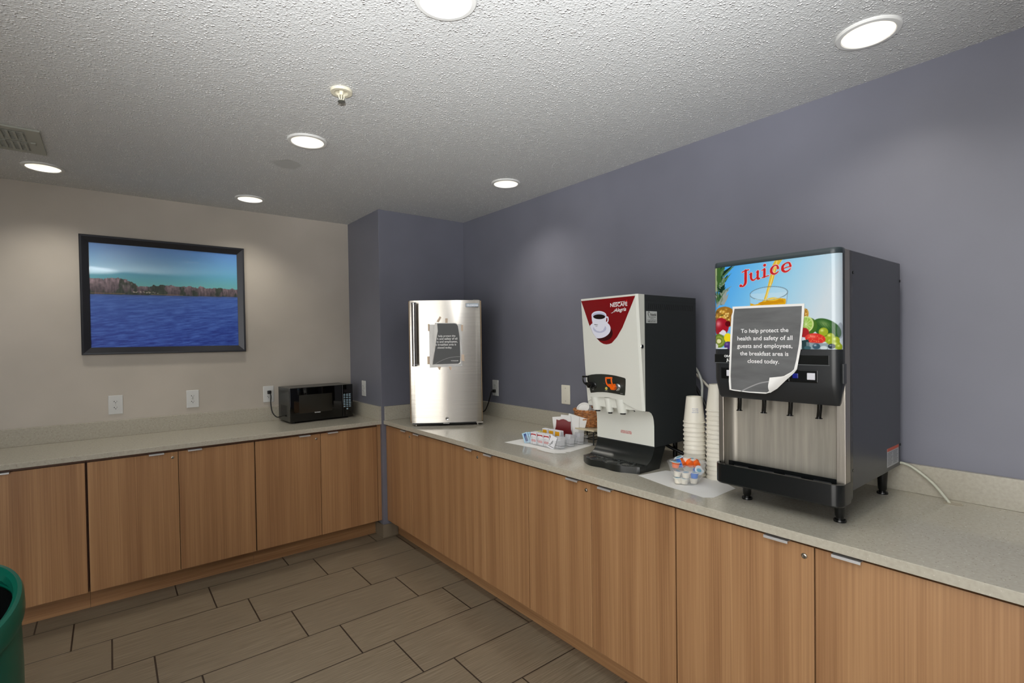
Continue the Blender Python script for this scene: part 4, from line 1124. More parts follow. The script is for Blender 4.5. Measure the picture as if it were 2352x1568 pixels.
# control strip
CPp = [(-0.1480, 0.4080), (-0.144, 0.4115), (-0.120, 0.4170), (-0.090, 0.4205), (-0.0615, 0.4220), (-0.030, 0.4220), (0.0, 0.4206), (0.0285, 0.4180), (0.055, 0.4140), (0.0770, 0.4100), (0.0812, 0.4060), (0.0795, 0.385), (0.0755, 0.355), (0.0715, 0.3335), (0.0690, 0.3312), (0.045, 0.3330), (0.020, 0.3352), (-0.0325, 0.3378), (-0.060, 0.3372), (-0.0895, 0.3350), (-0.120, 0.3305), (-0.1320, 0.3285), (-0.1352, 0.3310), (-0.1390, 0.350)]
kc = ksub(CPp, 0.0012, 'control_strip', mat('strip_black', (44, 48, 44), 0.35), kd)
yb = fy(0.37)-0.0012
def lever(m_, xs0, xc, name):
    bm = NB(); y0 = yb-0.030
    tube(bm, [(xs0, y0-0.012, 0.4085), (xs0+0.036, y0-0.012, 0.4105)], 0.0042, 14, 1)
    tube(bm, [(xs0+0.002, y0-0.012, 0.4080), (xs0+0.002, y0-0.012, 0.392), (xs0+0.005, y0-0.005, 0.376), (xs0+0.018, y0+0.012, 0.362)], 0.0034, 12, 4)
    tube(bm, [(xs0+0.033, y0-0.012, 0.4100), (xs0+0.032, y0-0.010, 0.392), (xs0+0.034, y0-0.002, 0.376), (xs0+0.036, y0+0.014, 0.364)], 0.0034, 12, 4)
    prism(bm, [(xs0+0.003, 0.381), (xs0+0.036, 0.383), (xs0+0.041, 0.370), (xs0+0.034, 0.355), (xs0+0.019, 0.3555)], y0-0.001, y0+0.014, 'y', 0.002)
    lv_ = obj('lever', bm, m_, kd, True)
    bm = NB(); mt_ = Matrix.Translation((xc, yb, 0.366)) @ Matrix.Rotation(PI/2, 4, 'X')
    lathe(bm, [(0.0165, 0), (0.0165, 0.004), (0.013, 0.007), (0.0105, 0.012), (0.0105, 0.020), (0, 0.020)], 28, mtx=mt_); obj('dial', bm, M_chrome if m_ is M_orange else M_black, kd, True)
lever(M_black, -0.1420, -0.1085, 'b'); lever(M_orange, 0.0000, 0.0345, 'o')
bm = NB(); mt_ = Matrix.Translation((-0.0325, yb-0.0002, 0.3560)) @ Matrix.Rotation(PI/2, 4, 'X'); lathe(bm, [(0.0072, 0), (0.0068, 0.002), (0, 0.0026)], 24, mtx=mt_)
obj('button', bm, mat('pale_yellow_button', (206, 190, 96), 0.3), kd, True)
for s, x_, z_, w_ in (('Hot Water', -0.0330, 0.3445, 0.018), ('Coffee', -0.1150, 0.3440, 0.010), ('Cappuccino', 0.0560, 0.3385, 0.015), ('Hot', -0.0460, 0.3785, 0.008), ('Hot Drink', -0.0165, 0.3775, 0.012)):
    text('lettering', s, M_wtxt, kc, x_, z_, yb-0.0008, width=w_, bold=0.01)
# spouts
for x_, r_, x1, z0 in ((-0.118, 0.0215, -0.108, 0.2430), (-0.0415, 0.0170, -0.034, 0.2395), (0.0330, 0.0225, 0.046, 0.2430)):
    bm = NB(); yc = 0.052
    n = 28; top = []; bot = []
    for k in range(n):
        a = 2*PI*k/n; cx_, cy_ = math.cos(a), math.sin(a)
        bot.append(bm.verts.new((x_+0.006+r_*cx_, yc+r_*cy_, z0+0.006)))
        top.append(bm.verts.new((x_+r_*1.18*cx_, yc+r_*1.1*cy_-0.006, 0.311)))
    for k in range(n): bm.faces.new((bot[k], bot[(k+1) % n], top[(k+1) % n], top[k]))
    bm.faces.new(bot); bm.faces.new(top[::-1])
    sp_ = obj('spout', bm, M_greyp, km, True)
    bm = NB(); lathe(bm, [(0, -0.002), (r_*0.55, -0.002), (r_*0.6, 0.0062), (r_*0.62, 0.0065)], 20, (x_+0.006, yc, z0)); obj('spout_tip', bm, M_slot, sp_, True)
# cove panel below the door
cove = [(0.1070, 0.1045), (0.1070, 0.195), (0.1050, 0.219), (0.0990, 0.239), (0.0875, 0.2545), (0.0720, 0.2635), (0.0470, 0.2665)]
bm = NB(); A = [bm.verts.new((-hw+0.0005, y, z)) for y, z in cove]; B2 = [bm.verts.new((hw-0.0002, y, z)) for y, z in cove]
for i in range(len(cove)-1): bm.faces.new((A[i], B2[i], B2[i+1], A[i+1]))
pn = obj('splash_panel', bm, M_greyp, km, True)
for s, z_, w_ in (('WARNING: HOT DRINKS', 0.1530, 0.060), ('KEEP HANDS AWAY FROM', 0.1480, 0.064), ('NOZZLES WHEN IN USE', 0.1430, 0.062)):
    text('lettering', s, M_rtxt, pn, 0.0115, z_, 0.1066, width=w_, bold=0.03)
bm = NB(); tube(bm, [(0.085, 0.050, 0.268), (0.105, 0.048, 0.266), (0.108, 0.047, 0.260)], 0.003, 8, 3); obj('hose_clip', bm, M_black, km, True)
obj('recess_back', bx(-hw+0.001, hw-0.001, 0.0440, 0.0458, 0.2670, 0.325), M_greyp, km)
# base and cup tray
M_base = mat('base_black', (24, 27, 26), 0.3)
bm = NB(); prism(bm, [(0.052, 0), (0.146, 0), (0.165, 0.045), (0.196, 0.0995), (0.1075, 0.0995), (0.1065, 0.092), (0.101, 0.072), (0.089, 0.052), (0.072, 0.038), (0.052, 0.0305)], -0.1655, 0.1655, 'x', 0.001)
obj('base', bm, M_base, km, True)
bm = NB()
front = [(-0.1655, 0.006), (-0.150, -0.006), (-0.128, -0.022), (-0.100, -0.036), (-0.075, -0.0415), (-0.050, -0.039), (-0.028, -0.033), (-0.005, -0.0300), (0.015, -0.033), (0.040, -0.038), (0.064, -0.0385), (0.090, -0.032), (0.112, -0.020), (0.135, -0.009), (0.1655, 0.004)]
fr_ = [(p.x, p.y) for p in smooth_path([(x, y, 0) for x, y in front], 4)]
prism(bm, [(-0.1655, 0.0515)]+fr_+[(0.1655, 0.0515)], 0, 0.0300, 'z', 0.0022)
kt = obj('drip_tray', bm, M_base, km, True)
for (x_, y_) in ((-0.085, 0.002), (0.004, 0.006), (0.088, 0.012)):
    bm = NB(); lathe(bm, [(0.0445, 0.0), (0.043, 0.0012), (0.030, 0.0018), (0.020, 0.0035), (0.010, 0.0052), (0, 0.0058)], 36, (x_, y_, 0.0299)); obj('cup_rest', bm, mat('dome_black', (26, 28, 27), 0.18), kt, True)
    bm = NB()
    for rr in (0.0385, 0.033):
        for k in range(30):
            a = 2*PI*k/30; box(bm, x_+rr*math.cos(a)-0.0008, x_+rr*math.cos(a)+0.0008, y_+rr*math.sin(a)-0.0008, y_+rr*math.sin(a)+0.0008, 0.031, 0.0330)
    obj('drain_studs', bm, mat('stud_glint_grey', (96, 100, 98), 0.3), kt)  # grey colour stands in for bright glints on the black bumps
for x_ in (-0.13, 0.13):
    bm = NB(); lathe(bm, [(0.011, 0.0), (0.012, 0.1)], 14, (x_*0.6, 0.40, 0.0)); obj('rear_foot', bm, M_black, km, True)

# ================================================================== HOSES AND CORD BETWEEN THE MACHINES
M_hose = mat('pale_braided_hose', (188, 188, 172), 0.4); tt = NT(M_hose)
tt.bump(tt.noise(tt.pos(), 700, 1), 0.6, 0.001)
hs = thing('braided_hose', 'pale braided water hose looping from the juice dispenser into the counter', 'hose', (0.72, -2.99, 0.985))
cord(hs, [(0.700, -2.975, 0.988), (0.720, -2.995, 0.984), (0.716, -3.028, 0.971), (0.706, -3.080, 0.933), (0.692, -3.118, 0.893), (0.687, -3.133, 0.874)], 0.0048, M_hose, 'hose_run')
gm = thing('cord_grommet', 'round cable grommet set in the counter near the right backsplash', 'grommet', (0.682, -3.143, C))
bm = NB(); lathe(bm, [(0.027, -0.001), (0.026, 0.0012), (0.0225, 0.0014), (0.0215, 0.0004), (0, 0.0004)], 32); obj('ring', bm, mat('grommet_beige', (168, 160, 142), 0.35), gm, True)
h2 = thing('grey_hose', 'grey ribbed hose hanging behind the coffee machine', 'hose', (0.672, -2.19, 1.25))
cord(h2, [(0.660, -2.160, 1.335), (0.682, -2.178, 1.300), (0.690, -2.197, 1.240), (0.690, -2.196, 1.150), (0.690, -2.190, 1.05), (0.680, -2.17, 0.95), (0.640, -2.20, 0.886)], 0.0062, mat('ribbed_grey_hose', (176, 178, 172), 0.4), 'hose_run')
h3 = thing('pale_hose', 'pale hose slanting down between the two machines behind the cups', 'hose', (0.724, -2.2, 1.22))
cord(h3, [(0.722, -2.120, 1.300), (0.722, -2.180, 1.250), (0.722, -2.250, 1.190), (0.718, -2.40, 1.08), (0.70, -2.56, 1.00)], 0.0062, mat('pale_hose_beige', (196, 190, 176), 0.45), 'hose_run')
h4 = thing('power_cord', 'black power cord behind the coffee machine and the cup stacks', 'cord', (0.708, -2.2, 1.15))
cord(h4, [(0.706, -2.130, 1.255), (0.708, -2.170, 1.190), (0.708, -2.205, 1.130), (0.70, -2.26, 1.03), (0.66, -2.27, 0.93), (0.60, -2.21, 0.895), (0.555, -2.12, 0.925), (0.535, -2.06, 0.96)], 0.0080, M_rubber, 'cable')

# ================================================================== PAPER CUPS
CUPP = [(0.0300, 0.104), (0.0295, 0.110), (0.0315, 0.1105), (0.0325, 0.104), (0.0430, 0.008), (0.0432, 0.006), (0.0458, 0.0055), (0.0464, 0.0028), (0.0455, 0.0004), (0.0435, 0.0004), (0.0425, 0.006), (0.0300, 0.103)]
def cup_mesh():
    bm = NB(); lathe(bm, CUPP, 40); lathe(bm, [(0.0, 0.1035), (0.0305, 0.1035)], 40); return bm
ORD = ['topmost', 'second from the top', 'third from the top', 'fourth from the top', 'fifth from the top', 'sixth from the top', 'seventh from the top', 'eighth from the top', 'ninth from the top', 'tenth from the top',
       'eleventh from the top', 'twelfth from the top', 'thirteenth from the top', 'fourteenth from the top', 'fifteenth from the top', 'sixteenth from the top', 'seventeenth from the top']
cup0 = None
for (cx_, cy_, n, zt_, nm, grp) in ((0.366, -2.354, 13, 0.0187, 'shorter stack beside the coffee machine', 'upturned paper cups, shorter stack'), (0.387, -2.447, 16, 0.0187, 'taller stack beside the juice dispenser', 'upturned paper cups, taller stack')):
    for k in range(n):
        if cup0 is None: o = cup0 = obj('paper_cup', cup_mesh(), M_cup, smooth=True)
        else: o = cup0.copy(); COL.objects.link(o)
        z = C+0.0002+(n-1-k)*zt_
        o.location = (cx_+random.uniform(-.0007, .0007), cy_+random.uniform(-.0007, .0007), z)
        o.rotation_euler = (random.uniform(-.008, .008), random.uniform(-.008, .008), random.uniform(0, 6))
        if k == 0: o.rotation_euler = (0, 0, 0)
        tag(o, 'white upturned paper cup, %s in the %s' % (ORD[k], nm), 'cup', grp)
        if k == 0 and n == 13:
            # blue print on the sleeve of the top cup, facing the room
            for s, zz, w_ in (('RECYCLABLE', 0.060, 0.024), ('CUP 12 OZ', 0.052, 0.024), ('MADE IN USA', 0.045, 0.026)):
                a0 = math.radians(218)
                tx_ = text('printed_text', s, M_bltxt, None, 0, 0, 0, width=w_, bold=0.01)
                for v in tx_.data.vertices:
                    zz_ = zz+v.co.z; rr = 0.0325+(0.0430-0.0325)*(0.104-zz_)/0.096+0.0004; a = a0+v.co.x/rr
                    v.co = Vector((rr*math.cos(a), rr*math.sin(a), zz_))
                tx_.parent = o
# ================================================================== PAPER SHEETS UNDER THE BOWL AND THE CADDY
def leaf(name, label, pts, z, m=M_paper):
    bm = NB(); prism(bm, pts, z, z+0.0004, 'z'); return tag(obj(name, bm, m), label, 'paper')
leaf('paper_sheet', 'white paper sheet under the creamer bowl', [(0.173, -2.206), (0.128, -2.385), (0.106, -2.548), (0.132, -2.573), (0.300, -2.568), (0.345, -2.50), (0.352, -2.30), (0.330, -2.235)], C+0.0004)
leaf('paper_sheet', 'white napkin sheet spread under the sugar caddy', [(0.182, -1.262), (0.202, -1.45), (0.220, -1.60), (0.226, -1.672), (0.285, -1.690), (0.400, -1.672), (0.535, -1.645), (0.520, -1.50), (0.480, -1.30), (0.300, -1.255)], C+0.0004)
leaf('paper_sheet', 'loose folded napkin sticking out below the sugar caddy', [(0.196, -1.520), (0.186, -1.600), (0.192, -1.664), (0.246, -1.706), (0.262, -1.64), (0.245, -1.53)], C+0.0012)

# ================================================================== CREAMER BOWL
BX, BY = 0.222, -2.408
Rv = Vector((0.7815, -0.6239, 0)); Fv = Vector((0.6239, 0.7815, 0))
rzb = math.atan2(-0.6239, 0.7815)
bw_ = thing('creamer_bowl', 'clear plastic bowl filled with creamer cups', 'bowl', (BX, BY, C+0.0009), rzb)
bm = NB(); lathe(bm, [(0.0, 0.0), (0.040, 0.0), (0.044, 0.003), (0.062, 0.040), (0.0760, 0.083), (0.0785, 0.086), (0.0775, 0.0875), (0.0745, 0.085), (0.0605, 0.041), (0.043, 0.0045), (0.0, 0.0015)], 48, sy=0.82)
obj('basin', bm, M_clear, bw_, True)
def creamer(col, lidcol, name):
    m_ = mat('creamer_'+name, col, 0.35)
    r = thing('creamer_cup', '', 'creamer', group='creamer cups in the clear bowl')
    bm = NB(); lathe(bm, [(0, 0), (0.0095, 0.0), (0.0105, 0.0012), (0.0120, 0.0005), (0.0125, 0.002), (0.0155, 0.019), (0.0170, 0.0205), (0.0185, 0.0210), (0.0185, 0.0220), (0, 0.0220)], 26)
    obj('cup', bm, m_, r, True)
    bm = NB(); lathe(bm, [(0, 0.0231), (0.0182, 0.0228), (0.0190, 0.0221)], 26); 
    l_ = obj('foil_lid', bm, mat('foil_'+name, lidcol, 0.3), r, True)
    bm = NB(); flatp = [(0.012, 0.0100), (0.024, 0.0045), (0.0262, 0), (0.024, -0.0045), (0.012, -0.0100)]; prism(bm, flatp, 0.0222, 0.0226, 'z'); obj('pull_tab', bm, mat('foil_'+name, lidcol, 0.3), l_)
    bm = NB(); prism(bm, ell(0, 0, 0.0120, 0.0075, 24), 0.0230, 0.0234, 'z'); obj('lid_print', bm, mat('lid_print_blue', (96, 168, 200), 0.4), l_)
    return r
co = creamer((236, 102, 22), (232, 234, 232), 'orange'); cb_ = creamer((40, 116, 214), (226, 232, 236), 'blue'); cw = creamer((234, 228, 214), (226, 230, 226), 'white')
used = set()
def place(kind, u, w, z, rot, label):
    src = {'o': co, 'b': cb_, 'w': cw}[kind]
    p = Vector((BX, BY, C))+Rv*u+Fv*w+Vector((0, 0, z))
    o = src if kind not in used else dup(src)
    used.add(kind); o.location = p; o['label'] = label
    q = Matrix.Rotation(rzb, 4, 'Z') @ Matrix.Rotation(rot[2], 4, 'Z') @ Matrix.Rotation(rot[1], 4, 'Y') @ Matrix.Rotation(rot[0], 4, 'X')
    o.rotation_euler = q.to_euler()
UP = (0.0, 0.0, 0.4)
place('w', -0.038, -0.006, 0.004, UP, 'white creamer standing at the lower left of the clear bowl')
place('w', -0.016, -0.014, 0.0035, (0.05, 0, 1), 'white creamer at the front of the clear bowl bottom, left one')
place('w', 0.002, 0.012, 0.0035, UP, 'white creamer at the back of the bowl bottom')
place('w', 0.0230, -0.010, 0.0035, UP, 'white creamer at the lower right of the clear bowl')
place('w', -0.040, 0.0, 0.030, (0.1, -0.1, 2), 'white creamer in the left middle of the bowl')
place('w', -0.013, -0.024, 0.0300, (0.08, 0, 0.2), 'cream coloured creamer standing at the front middle of the bowl')
place('b', 0.020, -0.024, 0.0290, (0.05, 0.05, 0.3), 'blue creamer behind the front wall of the bowl')
place('b', 0.034, 0.004, 0.050, (1.25, 0.3, 0.3), 'blue creamer lying with its lid facing out at the right')
place('o', -0.048, -0.004, 0.066, (0.05, -0.10, 2.6), 'orange creamer standing upright at the left rim of the bowl')
place('b', -0.040, 0.012, 0.074, (0.2, 1.25, 0.0), 'blue creamer lying on its side beside the left orange one')
place('o', -0.008, 0.010, 0.072, (-1.25, 0.25, 0.45), 'orange creamer lying with its base out, left of the three')
place('o', 0.018, 0.006, 0.074, (-1.35, 0.1, 0.1), 'orange creamer lying with its base out, middle of the three')
place('o', 0.045, 0.006, 0.072, (-1.45, -0.1, 0.1), 'orange creamer lying with its base out, rightmost at the rim')
place('w', 0.004, 0.032, 0.074, (0.25, 0.1, 2.0), 'white creamer standing behind the orange creamers')
place('b', -0.012, 0.040, 0.076, (0.1, 0.3, 3.4), 'blue creamer behind the orange creamers at the back')
place('w', 0.028, 0.034, 0.070, (0.1, 0, 0.4), 'white creamer at the back right of the bowl, partly hidden')

# ================================================================== SUGAR CADDY
CO = Vector((0.25, -1.368, C+0.0022)); crz = math.radians(-87)
cd_ = thing('condiment_caddy', 'clear plastic caddy with sugar, tea and sweetener packets', 'caddy', CO, crz)
bm = NB(); CWd, CDp = 0.254, 0.242
box(bm, 0, CWd, 0, CDp, 0, 0.002)
for a in ((0, CWd, 0, 0.0016), (0, CWd, CDp-0.0016, CDp)): box(bm, *a, 0, 0.045)
for x_ in (0, 0.050, 0.100, 0.150, 0.195, CWd-0.0016): box(bm, x_, x_+0.0016, 0.0016, CDp-0.0016, 0.002, 0.045)
for y_ in (0.068, 0.150): box(bm, 0.0016, CWd-0.0016, y_, y_+0.0016, 0.002, 0.045)
obj('tray', bm, M_clear, cd_)
cm = Matrix.Translation(CO) @ Matrix.Rotation(crz, 4, 'Z')
def packet(name, w_, h_, th, m_, face=None, label='', cat='packet', group=None):
    r = thing(name, label, cat, group=group)
    obj('wrapper', bx(-w_/2, w_/2, -th/2, th/2, 0, h_, min(th*0.3, 0.0012), 1), m_, r)
    if face: face(r, -th/2-0.0003)
    return r
def pl_(o, x_, y_, rot=(0, 0, 0), z=0.0025):
    o.location = cm @ Vector((x_, y_, z)); o.rotation_euler = (Matrix.Rotation(crz, 4, 'Z') @ Matrix.Rotation(rot[2], 4, 'Z') @ Matrix.Rotation(rot[1], 4, 'Y') @ Matrix.Rotation(rot[0], 4, 'X')).to_euler()
M_pkw = mat('packet_white', (226, 226, 230), 0.5)
def f_red(r, y):
    bm = NB(); flat(bm, [(-0.019, 0.058), (0.019, 0.058), (0.019, 0.046), (0.012, 0.052), (-0.012, 0.052), (-0.019, 0.046)], y, thick=0.0002); obj('red_corners', bm, mat('packet_red', (176, 40, 46), 0.4), r)
    bm = NB(); flat(bm, [(-0.0165, 0.026), (0.0165, 0.026), (0.0165, 0.015), (-0.0165, 0.015)], y, thick=0.0002); bn = obj('red_banner', bm, mat('packet_rose', (206, 72, 76), 0.4), r)
    text('lettering', 'COCOA', M_wtxt, bn, 0, 0.0180, y-0.0003, width=0.028, bold=0.03)
def f_tea(r, y):
    bm = NB(); flat(bm, [(-0.019, 0.062), (0.013, 0.062), (0.013, 0.034), (-0.019, 0.034)], y, thick=0.0002); obj('yellow_print', bm, mat('tea_yellow', (232, 168, 24), 0.4), r)
    bm = NB(); flat(bm, [(-0.022, 0.034), (-0.012, 0.039), (0.006, 0.036), (0.022, 0.031), (0.022, 0.002), (-0.022, 0.002)], y-0.0002, thick=0.0002); obj('brown_print', bm, mat('tea_brown', (160, 64, 30), 0.4), r)
def f_blue(r, y):
    bm = NB(); flat(bm, [(-0.008, 0.052), (0.008, 0.052), (0.008, 0.008), (-0.008, 0.008)], y, thick=0.0002); obj('dark_blue_print', bm, mat('packet_navy', (34, 66, 130), 0.4), r)
def f_sugar(r, y):
    bm = NB(); flat(bm, [(-0.017, 0.012), (0.017, 0.012), (0.017, 0.0095), (-0.017, 0.0095)], y, thick=0.0002); obj('dark_print', bm, M_btxt, r)
def f_sugar2(r, y):
    text('lettering', 'Sugar', M_btxt, r, 0, 0.030, y-0.0002, width=0.034, rot=1.15, bold=0.01)
    f_sugar(r, y)
p1 = packet('cocoa_packet', 0.044, 0.066, 0.0065, M_pkw, f_red, group='white and red packets in the caddy front row')
for k, (x_, pos) in enumerate(((0.0255+0.036, 'left'), (0.0255+0.086, 'middle'), (0.0255+0.136, 'right'))):
    for j, dn in enumerate(('front', 'second', 'third')):
        o = p1 if (k, j) == (0, 0) else dup(p1)
        pl_(o, x_-0.0+(-0.003 if k == 0 else 0)-0.0015*k, 0.0105+j*0.0150, (0.03*j, 0, 0)); o['label'] = 'white packet with red corners, %s one of the %s caddy column' % (dn, pos)
p2 = packet('tea_packet', 0.046, 0.068, 0.004, M_pkw, f_tea, group='yellow tea packets in the caddy middle row')
for k, (x_, pos) in enumerate(((0.075, 'left'), (0.125, 'middle'), (0.172, 'right'))):
    for j, dn in enumerate(('front', 'second', 'third')):
        o = p2 if (k, j) == (0, 0) else dup(p2)
        pl_(o, x_, 0.085+j*0.013, (0.05*j, 0, 0), 0.013); o['label'] = 'yellow and brown tea packet, %s one in the %s middle caddy cell' % (dn, pos)
p3 = packet('sweetener_packet', 0.034, 0.058, 0.0022, mat('packet_pale_blue', (168, 204, 226), 0.5), f_blue, group='pale blue sweetener packets at the caddy left end')
for j in range(7):
    o = p3 if j == 0 else dup(p3)
    pl_(o, 0.006+0.0050*j, 0.010+0.008*j, (-0.10, -0.34+0.07*j, 0.5)); o['label'] = 'pale blue sweetener packet, %s in the left end cell' % (['frontmost', 'second', 'third', 'fourth', 'fifth', 'sixth', 'rearmost'][j])
p4 = packet('sweetener_packet', 0.036, 0.056, 0.0022, mat('packet_pale_yellow', (226, 220, 140), 0.5), group='pale yellow sweetener packets')
for j in range(4):
    o = p4 if j == 0 else dup(p4); pl_(o, 0.030+0.008*j, 0.085+0.012*j, (0.0, -0.15+0.1*j, 0.2), 0.006); o['label'] = 'pale yellow sweetener packet behind the blue ones, %s of four' % (['first', 'second', 'third', 'last'][j])
p5 = packet('sweetener_packet', 0.036, 0.060, 0.0022, mat('packet_pink', (228, 130, 156), 0.5), group='pink sweetener packets')
for j in range(4):
    o = p5 if j == 0 else dup(p5); pl_(o, 0.045+0.014*j, 0.150+0.006*j, (0, 0.5, 0.15), 0.006); o['label'] = 'pink sweetener packet at the caddy back, %s of four from the left' % (['first', 'second', 'third', 'fourth'][j])
p6 = packet('sugar_packet', 0.038, 0.060, 0.0022, M_pkw, f_sugar, group='white sugar packets along the caddy right side')
for k in range(3):
    for j in range(5):
        o = p6 if (k, j) == (0, 0) else dup(p6)
        pl_(o, 0.2470-0.0095*j, 0.036+k*0.078, (0, 0.10+0.02*j, PI/2)); o['label'] = 'white sugar packet, %s in the %s right side cell of the caddy' % (['outermost', 'second', 'third', 'fourth', 'innermost'][j], ['front', 'middle', 'rear'][k])
p7 = packet('sugar_packet', 0.040, 0.072, 0.0022, M_pkw, f_sugar2, 'large white sugar packet leaning at the front corner of the caddy')
pl_(p7, 0.2000, -0.004, (0.0, 0.35, 0.25), 0.001)
# burgundy napkin holder card and napkins behind
nh = thing('napkin_holder', 'scalloped burgundy napkin holder behind the tea packets', 'napkin holder', cm @ Vector((0.128, 0.176, 0.006)), math.radians(-62))
NHp = [(-0.050, 0.0), (0.062, 0.0), (0.062, 0.020), (0.056, 0.042), (0.048, 0.055), (0.047, 0.078), (0.050, 0.092), (0.040, 0.090), (0.032, 0.091), (0.020, 0.098), (0.002, 0.102), (-0.014, 0.100), (-0.026, 0.095), (-0.036, 0.096), (-0.043, 0.099), (-0.044, 0.082), (-0.046, 0.064), (-0.054, 0.048), (-0.058, 0.030)]
NHp = [(x*0.92, z*1.22) for x, z in NHp]
bm = NB(); prism(bm, NHp, -0.002, 0.002, 'y', 0.0008); obj('front_plate', bm, M_redbr, nh)
bm = NB(); box(bm, -0.05, 0.06, 0.002, 0.030, 0.0, 0.003); obj('base', bm, M_redbr, nh)
for k, (dx, dz, rr, lb) in enumerate(((0.010, 0.0, 0.10, 'white paper napkin leaning behind the burgundy holder, farthest left'), (0.040, 0.004, -0.06, 'white paper napkin behind the burgundy holder, middle one'), (0.062, -0.004, -0.24, 'large white paper napkin behind the burgundy holder, sticking out right'))):
    nk = obj('paper_napkin', bx(-0.055, 0.055, 0, 0.0025, 0, 0.132+0.006*(k == 1)), M_paper)
    tag(nk, lb, 'napkin', 'napkins in the holder'); nq = Matrix.Translation(nh.location) @ Matrix.Rotation(math.radians(-62), 4, 'Z'); nk.location = nq @ Vector((dx*0.95-0.008, 0.006+0.007*k, 0.006+(0.008 if k == 2 else 0)))
    nk.rotation_euler = (Matrix.Rotation(math.radians(-62), 4, 'Z') @ Matrix.Rotation(-rr, 4, 'Y')).to_euler()

# ================================================================== WIRE RACK, WICKER BASKET, LIDS
RX, RY = 0.585, -1.545
rk = thing('wire_rack', 'low black wire rack with pale board top behind the napkins', 'rack', (RX, RY, C))
obj('board', bx(-0.110, 0.100, -0.135, 0.115, 0.078, 0.086, 0.001), mat('pale_board', (206, 194, 164), 0.5), rk)
for sx_ in (-0.09, 0.085):
    for sy_ in (-0.115, 0.095):
        bm = NB(); tube(bm, [(sx_, sy_, 0.0), (sx_, sy_, 0.0782)], 0.004, 10, 1); obj('leg', bm, M_black, rk, True)
bm = NB()
for sy_ in (-0.115, -0.06, 0.0, 0.06, 0.095): tube(bm, [(-0.09, sy_, 0.030), (0.085, sy_, 0.030)], 0.002, 8, 1)
for sx_ in (-0.09, 0.085): tube(bm, [(sx_, -0.115, 0.030), (sx_, 0.095, 0.030)], 0.0028, 8, 1)
obj('wire_shelf', bm, M_black, rk, True)
bk = thing('wicker_basket', 'round brown wicker basket of cup lids on the wire rack', 'basket', (RX+0.020, RY-0.010, C+0.0865))
M_wick = mat('wicker', (176, 112, 60), 0.45); tt = NT(M_wick); tt.l(tt.ramp(tt.noise(tt.pos(), 70, 2), [(0.3, (132, 74, 34)), (0.7, (208, 146, 90))]), tt.b.inputs['Base Color'])
bm = NB(); NS = 22; N_ = NS*4
def brad(z): return 0.088+0.022*min(z/0.085, 1)
for rw in range(9):
    z0 = 0.006+rw*0.0096; pts = []
    for k in range(N_+1):
        a = 2*PI*k/N_; off_ = 0.0042*math.cos(NS*a/2+(rw % 2)*PI)
        r_ = brad(z0)+off_; pts.append((r_*math.cos(a), r_*math.sin(a)*0.9, z0+0.0014*math.sin(NS*a/2)))
    tube(bm, pts, 0.0042, 6, 1, caps=False)
obj('weave', bm, M_wick, bk, True)
bm = NB()
for k in range(NS):
    a = 2*PI*k/NS; tube(bm, [(brad(0)*math.cos(a), brad(0)*math.sin(a)*0.9, 0.0), (brad(0.09)*math.cos(a), brad(0.09)*math.sin(a)*0.9, 0.09)], 0.0028, 6, 1)
obj('stakes', bm, M_wick, bk, True)
bm = NB()
for ph in (0, PI):
    pts = []
    for k in range(91):
        a = 2*PI*k/90; w_ = 15*a+ph; r_ = 0.1115+0.004*math.cos(w_); pts.append((r_*math.cos(a), r_*math.sin(a)*0.9, 0.092+0.004*math.sin(w_)))
    tube(bm, pts, 0.0042, 6, 1, caps=False)
obj('braided_rim', bm, M_wick, bk, True)
bm = NB(); lathe(bm, [(0, 0.001), (0.088, 0.001), (0.088, 0.006), (0, 0.006)], 32, sy=0.9); obj('bottom', bm, M_wick, bk)
def lid_mesh():
    bm = NB(); lathe(bm, [(0, 0.010), (0.030, 0.010), (0.033, 0.015), (0.0385, 0.015), (0.0405, 0.006), (0.0435, 0.003), (0.0445, 0.0), (0.043, 0.0), (0.0395, 0.004), (0.0375, 0.0135), (0.034, 0.0135), (0.031, 0.0085), (0, 0.0085)], 36); return bm
lid0 = None
def lid(loc, rot, label):
    global lid0
    if lid0 is None: lid0 = o = obj('cup_lid', lid_mesh(), mat('lid_white', (232, 231, 228), 0.3), smooth=True)
    else: o = lid0.copy(); COL.objects.link(o)
    o.location = loc; o.rotation_euler = rot; tag(o, label, 'lid', 'white cup lids in the wicker basket')
tb = Vector((RX+0.020, RY-0.010, C+0.0865))
Q = (Matrix.Rotation(rzb, 4, 'Z') @ Matrix.Rotation(math.radians(-32), 4, 'Y') @ Matrix.Rotation(math.radians(38), 4, 'X'))
ax = Q @ Vector((0, 0, 1))
for k in range(7):
    lid(tb-Rv*0.034+Vector((0, 0, 0.062))+ax*(0.0085*k), Q.to_euler(), 'white cup lid of the tilted pile, %s' % (['lowest', 'second from below', 'third from below', 'fourth from below', 'fifth from below', 'sixth from below', 'topmost'][k]))
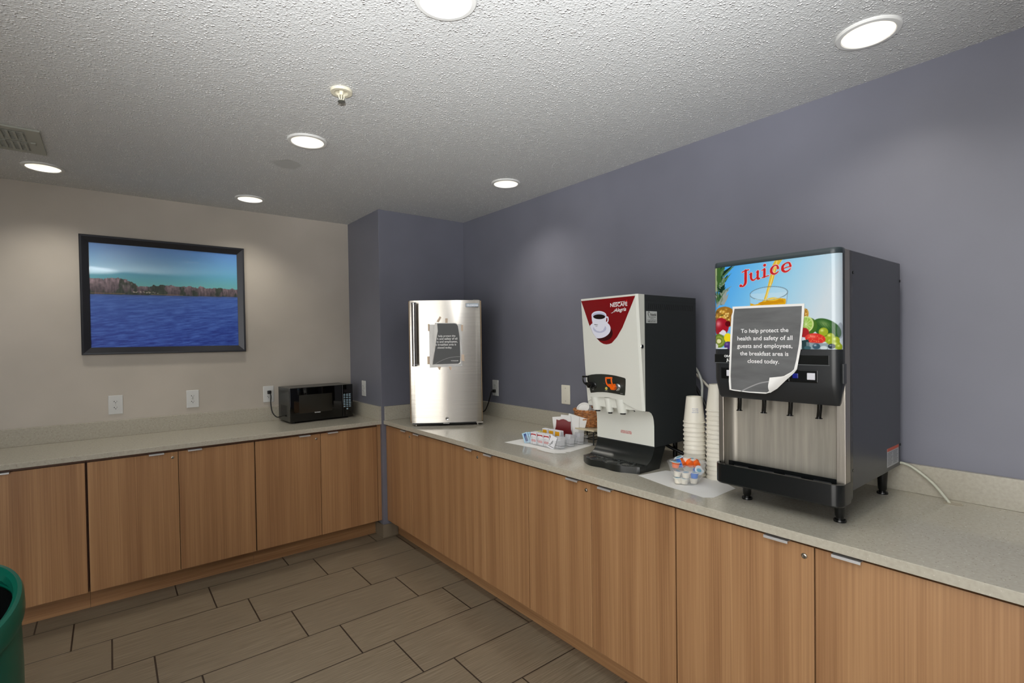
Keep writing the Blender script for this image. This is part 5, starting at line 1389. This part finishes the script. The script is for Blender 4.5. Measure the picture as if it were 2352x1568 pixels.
for k in range(6):
    lid(tb+Rv*0.046+Fv*0.01+Vector((0, 0, 0.050+0.0085*k)), (0.03, 0.02, k), 'white cup lid of the flat pile beside the coffee machine, %s' % (['lowest', 'second from below', 'third from below', 'fourth from below', 'fifth from below', 'topmost'][k]))

# ================================================================== TRASH BIN
tx, ty = -2.030, -1.350
TBR = 0.225
tb_ = thing('trash_bin', 'round dark green trash bin with a sloping open top at the lower left corner', 'bin', (tx, ty, 0))
M_green = mat('dark_green_plastic', (4, 82, 66), 0.28)
def slope(bm, z0=0.35):
    for v in bm.verts:
        f = min(max((v.co.z-z0)/(0.60-z0), 0), 1); v.co.z += f*0.4*(0.955*v.co.y+0.2955*v.co.x)
    return bm
bm = NB(); lathe(bm, [(0, 0.0), (TBR-0.010, 0.0), (TBR-0.006, 0.01), (TBR-0.006, 0.45), (TBR-0.010, 0.60), (TBR-0.010, 0.615), (TBR-0.016, 0.615), (TBR-0.014, 0.02), (0, 0.012)], 64); obj('barrel', slope(bm), M_green, tb_, True)
bm = NB(); lathe(bm, [(TBR-0.0095, 0.595), (TBR-0.001, 0.598), (TBR+0.001, 0.610), (TBR-0.001, 0.655), (TBR-0.006, 0.668), (TBR-0.016, 0.672), (TBR-0.026, 0.664), (TBR-0.028, 0.64), (TBR-0.0195, 0.625), (TBR-0.0100, 0.62)], 64); obj('rim', slope(bm), M_green, tb_, True)
bm = NB(); lathe(bm, [(TBR-0.022, 0.612), (TBR-0.024, 0.55), (TBR-0.032, 0.48), (TBR-0.050, 0.36), (0, 0.34)], 48)
for v in bm.verts:
    if v.co.z < 0.60: v.co += Vector((random.uniform(-.006, .006), random.uniform(-.006, .006), random.uniform(-.01, .01)))
obj('liner', slope(bm, 0.45), mat('black_liner', (10, 12, 12), 0.22), tb_, True)
bm = NB(); bmesh.ops.create_icosphere(bm, subdivisions=3, radius=0.075)
for v in bm.verts: v.co = v.co*(1+random.uniform(-0.14, 0.14)); v.co.z *= 0.75
cr = tag(obj('crumpled_paper', bm, M_paper), 'crumpled white paper inside the green trash bin', 'paper'); cr.location = (tx+0.105, ty-0.02, 0.425)
